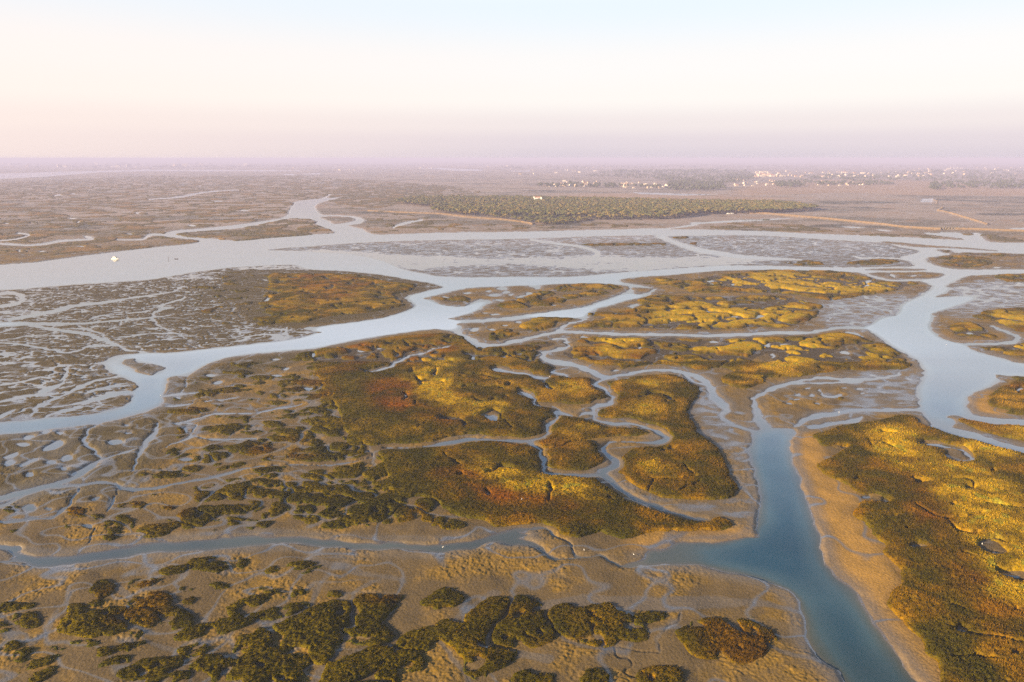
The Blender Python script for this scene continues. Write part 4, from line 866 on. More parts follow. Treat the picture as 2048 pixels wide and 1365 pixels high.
for bi in range(1, len(bodies)):
    sel = order[starts[bi - 1]:ends[bi - 1]]
    if len(sel) < 6: continue
    n, l, c, gp, kd = bodies[bi]
    qq = Q; 
    o = None
    q_keep = Qf[sel]
    Qsave = Q
    used = sel
    # build from the chosen cells
    q = q_keep
    uu_, inv = np.unique(q, return_inverse=True)
    co = np.stack([X.ravel()[uu_], Y.ravel()[uu_], Zc.ravel()[uu_]], -1).astype(F32)
    cen = co.mean(0); cen[2] = 0
    me = bpy.data.meshes.new(n)
    me.vertices.add(len(co)); me.vertices.foreach_set('co', (co - cen).ravel())
    me.loops.add(len(q) * 4); me.loops.foreach_set('vertex_index', inv.reshape(-1).astype(np.int32))
    me.polygons.add(len(q)); me.polygons.foreach_set('loop_start', np.arange(0, len(q) * 4, 4, dtype=np.int32))
    me.polygons.foreach_set('use_smooth', np.ones(len(q), bool))
    at = me.attributes.new('Col', 'FLOAT_COLOR', 'POINT')
    c4 = np.ones((len(uu_), 4), F32); c4[:, :3] = VC.reshape(-1, 3)[uu_]
    at.data.foreach_set('color', c4.ravel())
    me.update(calc_edges=True); me.materials.append(M_veg)
    tufts(me, q, co - cen, c4, n, len(sel), co)
    o = bpy.data.objects.new(n, me); C.objects.link(o); o.location = cen.tolist()
    tag(o, l, c, gp, kd); nveg += 1
print('sheets', round(time.time() - T0, 1), NV, NU, nveg)

def height_at(x, y):
    u, v = project(x, y)
    c = int(np.clip(round((u - us[0]) / DU), 0, NU - 1)); r = int(np.clip(np.searchsorted(vs, v), 0, NV - 1))
    return float(Zg[r, c])
def inside(pts, u, v):
    n = len(pts); c = False; j = n - 1
    for i in range(n):
        if (pts[i][1] > v) != (pts[j][1] > v) and u < (pts[j][0] - pts[i][0]) * (v - pts[i][1]) / (pts[j][1] - pts[i][1]) + pts[i][0]: c = not c
        j = i
    return c

# ------------------------------------------------------------------ things
class MB:
    """collects shapes; build() links them as ONE mesh object"""
    def __init__(s): s.v = []; s.f = []; s.m = []
    def box(s, c, d, rz=0, mi=0, top=1.0):
        n = len(s.v); cs, sn = math.cos(rz), math.sin(rz)
        for z in (-.5, .5):
            k = top if z > 0 else 1
            for x, y in ((-.5, -.5), (.5, -.5), (.5, .5), (-.5, .5)):
                px, py = x * d[0] * k, y * d[1] * k
                s.v.append((c[0] + px * cs - py * sn, c[1] + px * sn + py * cs, c[2] + z * d[2]))
        for q in ((0, 3, 2, 1), (4, 5, 6, 7), (0, 1, 5, 4), (1, 2, 6, 5), (2, 3, 7, 6), (3, 0, 4, 7)):
            s.f.append(tuple(n + i for i in q)); s.m.append(mi)
    def tube(s, pts, rad, sides=6, mi=0):
        n = len(s.v)
        for i, p in enumerate(pts):
            p = Vector(p); d = (Vector(pts[min(i + 1, len(pts) - 1)]) - Vector(pts[max(i - 1, 0)])).normalized()
            a = d.orthogonal().normalized(); b_ = d.cross(a)
            for k in range(sides):
                t = 2 * math.pi * k / sides
                s.v.append(tuple(p + (a * math.cos(t) + b_ * math.sin(t)) * rad[i]))
        for i in range(len(pts) - 1):
            for k in range(sides):
                s.f.append((n + i * sides + k, n + i * sides + (k + 1) % sides, n + (i + 1) * sides + (k + 1) % sides, n + (i + 1) * sides + k)); s.m.append(mi)
        s.f.append(tuple(n + k for k in reversed(range(sides)))); s.m.append(mi)
        s.f.append(tuple(n + (len(pts) - 1) * sides + k for k in range(sides))); s.m.append(mi)
    def gable(s, c, d, h, over=.3, mi=0):
        """pitched roof, ridge along x; c is the centre of the eaves plane"""
        n = len(s.v); x, y = d[0] / 2 + over, d[1] / 2 + over; t = .18
        for dz in (0, t):
            for p in ((-x, -y, 0), (x, -y, 0), (x, y, 0), (-x, y, 0), (-x, 0, h), (x, 0, h)):
                s.v.append((c[0] + p[0], c[1] + p[1], c[2] + p[2] + dz))
        for q in ((0, 1, 5, 4), (2, 3, 4, 5)):
            s.f.append(tuple(n + 6 + i for i in q)); s.m.append(mi)
            s.f.append(tuple(n + i for i in reversed(q))); s.m.append(mi)
        for a, b_ in ((0, 1), (1, 5), (5, 2), (2, 3), (3, 4), (4, 0)):
            s.f.append((n + a, n + b_, n + 6 + b_, n + 6 + a)); s.m.append(mi)
    def gablewall(s, c, d, h, mi=0):
        n = len(s.v)
        for sx_ in (-1, 1):
            x = c[0] + sx_ * d[0] / 2
            s.v += [(x, c[1] - d[1] / 2, c[2]), (x, c[1] + d[1] / 2, c[2]), (x, c[1], c[2] + h)]
        s.f += [(n, n + 2, n + 1), (n + 3, n + 4, n + 5)]; s.m += [mi, mi]
    def leaf(s, p, nrm, size, mi=0):
        nrm = Vector(nrm).normalized(); a = nrm.orthogonal().normalized(); b_ = nrm.cross(a)
        t = random.uniform(0, 6.28); a, b_ = a * math.cos(t) + b_ * math.sin(t), b_ * math.cos(t) - a * math.sin(t)
        n = len(s.v); p = Vector(p)
        for k, l in ((a, 1), (b_, .8), (-a, 1.1), (-b_, .7)):
            s.v.append(tuple(p + k * size * l * random.uniform(.6, 1.1) + nrm * random.uniform(-.2, .2) * size))
        s.f.append((n, n + 1, n + 2, n + 3)); s.m.append(mi)
    def mesh(s, name, mats):
        me = bpy.data.meshes.new(name); me.from_pydata(s.v, [], s.f)
        for m_ in mats: me.materials.append(m_)
        me.polygons.foreach_set('material_index', s.m); me.update()
        return me
    def build(s, name, mats, parent=None, smooth=False):
        me = s.mesh(name, mats if isinstance(mats, list) else [mats])
        if smooth: me.polygons.foreach_set('use_smooth', [True] * len(me.polygons))
        o = bpy.data.objects.new(name, me); C.objects.link(o)
        if parent is not None: o.parent = parent
        return o
from mathutils import Vector
def empty(name, loc, rz=0, label=None, cat=None, group=None):
    o = bpy.data.objects.new(name, None); C.objects.link(o); o.location = loc; o.rotation_euler = (0, 0, rz)
    tag(o, label, cat, group); return o
def link(name, me, loc, rz, scl, label, cat, group):
    o = bpy.data.objects.new(name, me); C.objects.link(o); o.location = loc; o.rotation_euler = (0, 0, rz); o.scale = scl
    return tag(o, label, cat, group)

M_white = simple('white_paint', (.66, .65, .63), .45, .05, 3)
M_lime = simple('limewash', (.42, .37, .31), .9, .12, .3)
M_chalk = simple('chalk_wall', (.55, .49, .42), .9, .1, .3)
M_cream = simple('cream_wall', (.36, .27, .19), .9, .12, .3)
M_tile = simple('clay_tile', (.33, .15, .08), .9, .25, 1.5)
M_flat = simple('flat_roof', (.42, .38, .34), .9, .15, .5)
M_dark = simple('dark_glass', (.03, .035, .045), .2, .1, 2)
M_tyre = simple('black_rubber', (.025, .025, .025), .8, .1, 4)
M_wood = simple('weathered_wood', (.11, .08, .055), .9, .3, 3)
M_stone = simple('grey_stone', (.16, .14, .12), .95, .35, 1.2)
M_bark = simple('pine_bark', (.10, .065, .04), .95, .3, 2)
M_fol = [simple('pine_needles', (.085, .088, .018), .95, .4, .35), simple('pine_needles_pale', (.15, .115, .024), .95, .4, .35)]
M_hedge = simple('hedge_leaves', (.045, .055, .022), .95, .35, .12)
M_steel = simple('bare_steel', (.35, .35, .36), .35, .1, 3, .8)
M_beak = simple('yellow_bill', (.5, .32, .05), .6, .1, 9)
M_plum = simple('white_plumage', (.85, .84, .82), .8, .04, 12)

# ---- stone pines of the wood across the channel
def pine(mb, x, y, z, h, r, n, sz, mi=1, bark=0):
    lean = random.uniform(-.4, .4)
    mb.tube([(x, y, z - .3), (x + lean * .5, y, z + h * .4), (x + lean, y, z + h * .78)], [.32, .24, .14], 5, bark)
    for k in range(3):
        a = random.uniform(0, 6.28)
        mb.tube([(x + lean * .6, y, z + h * .5), (x + lean + math.cos(a) * r * .55, y + math.sin(a) * r * .55, z + h * .8)], [.12, .05], 4, bark)
    lobes = [(x + lean + math.cos(a) * r * d, y + math.sin(a) * r * d, z + h * random.uniform(.74, .92), r * random.uniform(.38, .6)) for a, d in [(random.uniform(0, 6.28), random.uniform(.15, .7)) for _ in range(7)]]
    for i in range(n):
        lx, ly, lz, lr = random.choice(lobes)
        u = Vector((random.gauss(0, 1), random.gauss(0, 1), random.gauss(.35, .8))).normalized()
        q = (lx + u.x * lr, ly + u.y * lr, lz + u.z * lr * .62)
        mb.leaf(q, u + Vector((random.uniform(-.5, .5), random.uniform(-.5, .5), random.uniform(-.2, .6))), sz, mi)
pine_meshes = []
for i in range(7):
    mb = MB(); pine(mb, 0, 0, 0, random.uniform(8, 10.5), random.uniform(4.0, 5.4), 230, .95)
    pine_meshes.append(mb.mesh('stone_pine', [M_bark, M_fol[i % 3 == 0]]))
WOOD = P("786,408 800,404 850,398 930,396.5 1000,398 1060,400 1100,401 1200,402 1300,405 1400,408 1500,408 1560,410 1600,414 1638,420 1600,425 1540,428 1480,429 1400,431 1380,435 1330,440 1240,441 1180,441 1150,446 1110,451 1072,449 1020,441 960,435 900,431 864,426 885,419 830,413")
spots = []
def gxy(u, v):
    x, y = ground(u, v); return float(x), float(y)
for yy in np.arange(1040, 1760, 9.0):
    for xx in np.arange(-320, 760, 9.5):
        x = xx + random.uniform(-3.6, 3.6); y = yy + random.uniform(-3.4, 3.4)
        u, v = project(x, y)
        if inside(WOOD, u, v) and random.random() < .93: spots.append((y, x, u, v))
hx, hy = gxy(1075, 403.6)
spots = [s for s in spots if not (abs(s[1] - hx) < 17 and hy - 45 < s[0] < hy + 9)]
spots.sort()
print('pines', len(spots))
g_p = 'stone pines of the wood across the channel'
for i, (y, x, u, v) in enumerate(spots[:300]):
    front = 'along the front edge of the wood' if i < 150 else 'in the second rows of the wood'
    lab = ('round crowned pine standing %s, left of its low point' if u < 1150 else 'round crowned pine standing %s, right of its low point') % front
    s_ = random.uniform(.6, 1.3)
    low = .55 if (v > 438 and u < 1180) else 1
    link('stone_pine', pine_meshes[i % 7], (x, y, height_at(x, y)), random.uniform(0, 6.28), (s_, s_, s_ * random.uniform(.85, 1.1) * low), lab, 'tree', g_p)
mb = MB()
for i, (y, x, u, v) in enumerate(spots[300:]):
    pine(mb, x, y, height_at(x, y), random.uniform(7.5, 11), random.uniform(3.8, 5.4), 100, 1.35, 1 + (random.random() < .35))
o = mb.build('pine_wood', [M_bark] + M_fol); tag(o, 'rounded pine crowns filling the deeper part of the wood', 'wood', None, 'stuff')
# low dark scrub in front of the wood
mb = MB()
BR = P("1085,446 1120,440 1180,438 1330,437 1390,431 1380,435 1330,440.5 1240,441.5 1180,442 1150,446.5 1110,451.5")
for i in range(700):
    u, v = random.uniform(1080, 1390), random.uniform(431, 452)
    if not inside(BR, u, v): continue
    x, y = gxy(u, v); z = height_at(x, y)
    for k in range(16):
        q = Vector((random.gauss(0, 1), random.gauss(0, 1), abs(random.gauss(0, 1)))).normalized()
        mb.leaf((x + q.x * 1.8, y + q.y * 1.8, z + q.z * 1.7), q + Vector((0, 0, .3)), .9, 0)
tag(mb.build('brushwood', [simple('brush_leaves', (.05, .05, .018), .95, .4, .3)]), 'low dark brush along the foot of the wood', 'brush', None, 'stuff')

# ---- far belts of trees among the villages
BELTS = [
 ("1171,354 1200,346 1240,342 1300,343 1360,341 1430,341 1500,345 1500,362 1440,371 1380,366 1300,360 1240,356", 700, 'long blue green tree belt behind the marsh village, right of centre'),
 ("1334,369 1350,364 1400,365 1440,368 1450,380 1420,383 1340,382", 200, 'tall grove standing right of the marsh village above the pale pond'),
 ("1450,346 1505,346 1508,361 1452,362", 110, 'trees left of the white hillside village'),
 ("1607,354 1680,350 1758,352 1760,360 1700,361 1620,360", 150, 'dark row of trees under the white hillside village'),
 ("1540,367 1600,363 1625,364 1620,375 1560,377", 90, 'clump of trees around the roofs below the white village'),
 ("1625,366 1720,363 1785,367 1790,370 1700,372 1630,372", 90, 'hedge row at the upper edge of the tan field'),
 ("1880,366 1960,363 2060,364 2160,364 2160,379 2060,379 1960,378 1885,377", 240, 'straight dark shelter belt at the right edge'),
 ("1858,370 1868,366 1882,370 1880,382 1862,381", 40, 'round grove at the left end of the straight shelter belt'),
 ("1760,346 1890,342 1980,342 2048,340 2160,340 2160,358 1990,361 1870,362 1770,362", 330, 'scattered trees through the hazy town at the right edge'),
 ("1073,373 1130,368 1250,372 1330,376 1330,378 1200,377 1080,376", 90, 'garden trees between the houses of the marsh village'),
 ("1000,333 1500,330 1800,331 2060,330 2060,334 1500,336 1000,338", 260, 'thin hazy lines of trees on the far plain, right of centre'),
 ("300,334 640,330 1000,328 1000,331 640,334 300,338", 160, 'thin hazy lines of trees beyond the left lagoon'),
]
for s, n, l in BELTS:
    p = P(s); mb = MB(); k = 0; t = 0
    while k < n and t < n * 40:
        t += 1
        u, v = random.uniform(p[:, 0].min(), p[:, 0].max()), random.uniform(p[:, 1].min(), p[:, 1].max())
        if not inside(p, u, v): continue
        k += 1
        x, y = gxy(u, v); h = random.uniform(8, 15) * (1 if y < 5000 else 1.3); r = random.uniform(4, 8) * (1 if y < 5000 else 2)
        mb.tube([(x, y, -.2), (x, y, h * .5)], [.4, .25], 4, 1)
        for j in range(34):
            q = Vector((random.gauss(0, 1), random.gauss(0, 1), random.gauss(.2, 1))).normalized()
            e = random.uniform(.6, 1)
            mb.leaf((x + q.x * r * e, y + q.y * r * e, h * .62 + q.z * h * .4 * e), q, r * .42, 0)
    tag(mb.build('tree_belt', [M_hedge, M_bark]), l, 'tree belt', 'far belts of trees', 'stuff')

# ---- houses
def house_mesh(kind):
    mb = MB(); W, D, H = 14, 10, 6.0
    if kind == 0:
        mb.box((0, 0, H / 2), (W, D, H), 0, 0); mb.gablewall((0, 0, H), (W, D), 2.6, 0); mb.gable((0, 0, H), (W, D), 2.6, .5, 1)
        mb.box((W * .28, D * .15, H + 2.4), (.9, .9, 1.8), 0, 0)
    elif kind == 1:
        mb.box((0, 0, H / 2), (W, D, H), 0, 0); mb.box((0, 0, H + .2), (W + .5, D + .5, .4), 0, 2); mb.box((-W * .2, 0, H + 1.4), (W * .4, D * .7, 2.2), 0, 0)
    elif kind == 2:
        mb.box((-2, 0, H / 2), (W * .7, D, H), 0, 0); mb.gablewall((-2, 0, H), (W * .7, D), 2.2, 0); mb.gable((-2, 0, H), (W * .7, D), 2.2, .4, 1)
        mb.box((W * .36, -.6, 1.7), (W * .36, D * .8, 3.4), 0, 0); mb.box((W * .36, -.6, 3.55), (W * .38, D * .85, .3), 0, 1)
    else:
        mb.box((0, 0, 4.5), (W * 1.4, D, 9), 0, 0); mb.box((0, 0, 9.2), (W * 1.45, D + .5, .5), 0, 2)
    ww = W * 1.4 if kind == 3 else (W * .7 if kind == 2 else W); ox = -2 if kind == 2 else 0
    for fl in range(3 if kind == 3 else 2):
        for k in (-.36, -.12, .12, .36):
            for sgn in (-1, 1):
                mb.box((ox + k * ww, sgn * (D / 2 + .02), 1.7 + fl * 2.8), (1.2, .12, 1.4), 0, 3)
    mb.box((ox, -D / 2 - .03, 1.05), (1.1, .1, 2.1), 0, 4)
    return mb
HM = []
for kind in range(4):
    for wall in (M_lime, M_chalk, M_cream):
        HM.append(house_mesh(kind).mesh('white_house', [wall, M_tile, M_flat, M_dark, M_wood]))
HOUSES = [
 ("1073,375 1100,372 1130,363 1180,363 1290,367 1335,373 1335,379 1250,377 1180,374 1090,375", 62, .9, 'white house of the village at the marsh edge, right of the wooded hill', 'houses of the marsh village'),
 ("1505,346 1560,344 1690,344 1760,348 1750,357 1650,356 1560,355 1505,353", 72, 1.25, 'white house of the hillside village, upper right', 'houses of the hillside village'),
 ("1503,350 1512,345 1546,345 1546,355 1510,355", 16, 1.7, 'large pale building crowded at the left end of the hillside village', 'large buildings of the hillside village'),
 ("1450,361 1520,359 1560,364 1550,373 1470,374", 24, .95, 'house among trees below the hillside village', 'houses below the hillside village'),
 ("1625,364 1740,363 1780,366 1740,372 1640,373", 18, .9, 'low house along the upper edge of the tan field', 'houses by the tan field'),
 ("1757,346 1850,337 2060,335 2160,336 2160,346 1900,352 1780,356", 86, 1.35, 'pale house in the hazy town at the right edge', 'houses of the right hand town'),
 ("1000,336 1180,334 1240,340 1160,350 1000,352", 14, 1.1, 'lone farmhouse on the plain behind the wood', 'farmhouses on the plain'),
 ("560,329 1000,326 1300,326 1300,332 900,337 700,346 560,344", 34, 1.5, 'distant white farm on the hazy plain beyond the marsh', 'distant farms'),
]
for s, n, sz, lab, grp in HOUSES:
    p = P(s); k = 0; t = 0
    while k < n and t < 9000:
        t += 1
        u, v = random.uniform(p[:, 0].min(), p[:, 0].max()), random.uniform(p[:, 1].min(), p[:, 1].max())
        if not inside(p, u, v): continue
        k += 1; x, y = gxy(u, v); f = sz * random.uniform(.45, .98)
        link('white_house', random.choice(HM), (x, y, max(0, height_at(x, y)) - .1), random.gauss(.25, .35), (f, f, f * random.uniform(.8, 1.15)), lab, 'house', grp)
# ---- the city beyond the lagoon
def block_mesh(n):
    mb = MB(); mb.box((0, 0, n * 1.5), (24, 14, n * 3), 0, 0); mb.box((0, 0, n * 3 + .2), (24.6, 14.6, .4), 0, 1); mb.box((4, 0, n * 3 + 1.5), (5, 4, 2.2), 0, 0)
    for fl in range(n):
        for k in range(5):
            mb.box((-9.6 + k * 4.8, -7.04, fl * 3 + 1.7), (2.4, .14, 1.5), 0, 2)
    return mb
BM = [block_mesh(n).mesh('apartment_block', [w_, M_flat, M_dark]) for n in (4, 6, 8, 10) for w_ in (M_lime, M_cream, M_chalk)]
p = P("-120,337 -120,325 160,324 320,323.5 420,324.5 620,326 620,331 480,334 300,336 100,338"); k = 0
while k < 150:
    u, v = random.uniform(-120, 620), random.uniform(323, 338)
    if not inside(p, u, v): continue
    if u > 430 and random.random() < .55: continue
    k += 1; x, y = gxy(u, v); f = random.uniform(.8, 1.5)
    link('apartment_block', random.choice(BM), (x, y, -.1), random.gauss(.4, .3), (f * 1.5, f * 1.3, f * .9), 'pale block of the hazy city across the far left lagoon', 'apartment block', 'blocks of the far city')
x, y = gxy(357, 327); link('apartment_block', BM[10], (x, y, 0), .3, (2.4, 2.2, 2.6), 'tallest tower block, standing out above the far left city', 'apartment block', 'blocks of the far city')

# ---- single farmhouse at the top of the wood
e_ = empty('farmhouse', (hx, hy, height_at(hx, hy)), -.12, 'white farmhouse with a tiled roof half sunk in the top of the wood', 'farmhouse')
mb = MB(); mb.box((0, 0, 4.5), (21, 9, 9)); mb.gablewall((0, 0, 9), (21, 9), 2.2); mb.box((-8.4, 0, 5.5), (4, 9.6, 11)); mb.box((8.6, 0, 5.2), (3.6, 9.6, 10.4)); mb.build('wall', M_white, e_)
mb = MB(); mb.gable((0, 0, 9), (13, 9), 2.2, .3); r_ = mb.build('roof', M_tile, e_)
mb = MB(); mb.box((3, 1, 11.4), (1, 1, 2)); mb.build('chimney', M_lime, r_)
for xx in (-4.2, -1.4, 1.4, 4.2):
    for zz in (2.2, 6.4):
        if xx == 1.4 and zz < 3: continue
        mb = MB(); mb.box((xx, -4.52, zz), (1.3, .12, 1.8)); mb.build('window', M_dark, e_)
mb = MB(); mb.box((1.4, -4.53, 1.2), (1.5, .12, 2.4)); mb.build('door', M_wood, e_)
# hut at the right end of the wood
x, y = gxy(1588, 413.5); e_ = empty('white_hut', (x, y, height_at(x, y)), .2, 'small white hut at the right end of the wood beside a pale path', 'hut')
mb = MB(); mb.box((0, 0, 1.6), (5.5, 4, 3.2)); mb.gablewall((0, 0, 3.2), (5.5, 4), 1.2); mb.build('wall', M_white, e_)
mb = MB(); mb.gable((0, 0, 3.2), (5.5, 4), 1.2); mb.build('roof', M_lime, e_)
mb = MB(); mb.box((.8, -2.03, 1.05), (1, .1, 2.1)); mb.build('door', M_wood, e_)
mb = MB(); mb.box((-1.4, -2.03, 1.8), (.9, .1, .9)); mb.build('window', M_dark, e_)
# two white vans on the track at the right foot of the wood
def van(u, v, rz, lab):
    x, y = gxy(u, v); e_ = empty('parked_van', (x, y, height_at(x, y)), rz, lab, 'van', 'vans parked by the wood')
    n = MB()
    prof = [(-2.9, .5), (2.7, .5), (2.9, 1.2), (2.3, 1.45), (1.6, 2.4), (1.2, 2.6), (-2.8, 2.6), (-2.95, 2.2)]
    for sy_ in (-1, 1):
        for (a, z_) in prof: n.v.append((a, sy_ * (1.0 if z_ < 2 else .92), z_))
    m_ = len(prof)
    n.f.append(tuple(range(m_))); n.f.append(tuple(reversed(range(m_, 2 * m_)))); n.m += [0, 0]
    for i in range(m_): n.f.append((i, i + m_, (i + 1) % m_ + m_, (i + 1) % m_)); n.m.append(0)
    n.build('body', M_white, e_)
    n = MB()
    for sy_ in (-1, 1): n.box((.9, sy_ * .98, 1.95), (1.1, .06, .6)); n.box((-1.2, sy_ * .98, 1.95), (1.8, .06, .6))
    n.build('window', M_dark, e_)
    for a in (-1.9, 1.9):
        for sy_ in (-1, 1):
            w_ = MB(); w_.tube([(a, sy_ * .78, .42), (a, sy_ * 1.02, .42)], [.42, .42], 14); t_ = w_.build('wheel', M_tyre, e_)
            w_ = MB(); w_.tube([(a, sy_ * 1.0, .42), (a, sy_ * 1.04, .42)], [.24, .22], 10); w_.build('rim', M_steel, t_)
van(1457, 429.6, .1, 'left of two white vans parked at the foot of the wood'); van(1464.5, 429.4, .25, 'right of two white vans parked at the foot of the wood')
# sluice in the dike
x, y = gxy(1897, 459.8); e_ = empty('sluice_gate', (x, y, height_at(x, y)), -.08, 'dark stone sluice closing the gap in the orange dike', 'sluice')
for k in range(-3, 4):
    mb = MB(); mb.box((k * 4.2, 0, 1.3), (1.1, 3.2, 3.4), 0, 0, .85); mb.build('pier', M_stone, e_)
mb = MB(); mb.box((0, .2, 3.25), (30, 2.6, .5)); mb.build('deck', M_stone, e_)
for k in range(6):
    mb = MB(); mb.box((-10.5 + k * 4.2, .2, 1.2), (3.05, .25, 2.4)); mb.build('gate', M_wood, e_)
mb = MB()
for k in range(60): mb.box((random.uniform(-19, 19), random.uniform(-3.6, -2), random.uniform(-.3, .9)), (random.uniform(.6, 1.6), random.uniform(.6, 1.2), random.uniform(.5, 1.1)), random.uniform(0, 3), 0, .7)
mb.build('rubble', M_stone, e_)

bs.materials[0] = simple('bed_mud', (.13, .10, .06), .95, .3, .02)
# ---- boats
x, y = gxy(231, 518.6); e_ = empty('motor_boat', (x, y, 0), -.12, 'white cabin motor boat lying alone in the wide river', 'boat')
mb = MB(); secs = [(-5, 1.45, 1.15), (-3, 1.62, 1.15), (0, 1.65, 1.25), (2.5, 1.35, 1.5), (4.2, .7, 1.75), (5.2, .05, 1.95)]
for a, wd_, hh in secs: mb.v += [(a, -wd_, hh), (a, -wd_ * .72, -.15), (a, 0, -.45), (a, wd_ * .72, -.15), (a, wd_, hh)]
for i in range(len(secs) - 1):
    for k in range(4): mb.f.append((i * 5 + k, i * 5 + k + 1, i * 5 + 6 + k, i * 5 + 5 + k)); mb.m.append(0)
    mb.f.append((i * 5 + 4, i * 5, i * 5 + 5, i * 5 + 9)); mb.m.append(0)
mb.f.append((0, 4, 3, 2, 1)); mb.m.append(0)
mb.build('hull', M_white, e_)
mb = MB(); mb.box((-.6, 0, 2.0), (5, 2.5, 1.7), 0, 0, .88); mb.build('cabin', M_white, e_)
mb = MB()
for s_ in (-1, 1): mb.box((-.6, s_ * 1.235, 2.15), (3.6, .08, .55))
mb.box((1.86, 0, 2.15), (.12, 1.9, .6)); mb.build('window', M_dark, e_)
mb = MB(); mb.box((-1, 0, 3.0), (3.4, 2.1, .16)); mb.build('flybridge', M_white, e_)
mb = MB(); mb.box((.2, 0, 3.35), (.12, 1.7, .5)); mb.build('windscreen', M_dark, e_)
mb = MB()
for s_ in (-1, 1): mb.tube([(1.5, s_ * 1.4, 2.1), (3.4, s_ * .95, 2.35), (5.0, s_ * .08, 2.6)], [.035] * 3, 5)
for a, b_ in ((2, 1.3), (3.4, .95), (4.3, .55)):
    for s_ in (-1, 1): mb.tube([(a, s_ * b_, 1.5), (a, s_ * b_, 2.35)], [.03, .03], 5)
mb.build('rail', M_steel, e_)
mb = MB(); mb.tube([(-1.8, 0, 3.0), (-1.9, 0, 4.8)], [.05, .03], 6); mb.build('mast', M_steel, e_)
mb = MB(); mb.box((-5.35, 0, .9), (.5, .55, 1.2), 0, 0, .8); mb.build('outboard_motor', M_tyre, e_)
e_.scale = (.78, .78, .78)
def skiff(u, v, rz, lab, L=3.4):
    x, y = gxy(u, v); e_ = empty('rowing_boat', (x, y, 0), rz, lab, 'boat', 'small boats on the river')
    mb = MB(); sc_ = [(-.5, .36, .42), (-.2, .48, .4), (.15, .46, .44), (.38, .28, .52), (.5, .02, .62)]
    for a, wd_, hh in sc_:
        for t_ in (1, .88): mb.v += [(a * L, -wd_ * 1.4 * t_, hh), (a * L, -wd_ * .8 * t_, -.1 if t_ == 1 else .05), (a * L, wd_ * .8 * t_, -.1 if t_ == 1 else .05), (a * L, wd_ * 1.4 * t_, hh)]
    for i in range(len(sc_) - 1):
        o_ = i * 8
        for k in range(3): mb.f.append((o_ + k, o_ + k + 1, o_ + 9 + k, o_ + 8 + k)); mb.f.append((o_ + 4 + k + 1, o_ + 4 + k, o_ + 12 + k, o_ + 13 + k)); mb.m += [0, 0]
        for k in (0, 3): mb.f.append((o_ + k, o_ + k + 4, o_ + k + 12, o_ + k + 8)); mb.m.append(0)
    mb.f += [(0, 1, 2, 3), (4, 7, 6, 5)]; mb.m += [0, 0]
    mb.build('hull', M_wood, e_)
    for a in (-.25, .12):
        mb = MB(); mb.box((a * L, 0, .3), (.25, 1.1, .05)); mb.build('thwart', M_lime, e_)
    mb = MB(); mb.box((-.52 * L, 0, .45), (.25, .3, .7)); mb.build('outboard_motor', M_tyre, e_)
skiff(353, 518.5, .1, 'small dark skiff on the river, right of the marker post')
x, y = gxy(337, 519.5); e_ = empty('marker_post', (x, y, -1), 0, 'thin dark marker post in the river between the motor boat and the skiff', 'post')
mb = MB(); mb.tube([(0, 0, 0), (.05, 0, 3.4)], [.16, .13], 7); mb.build('post', M_wood, e_)
mb = MB(); mb.box((.05, 0, 3.3), (.7, .7, .5), .4, 0, .5); mb.build('topmark', M_wood, e_)

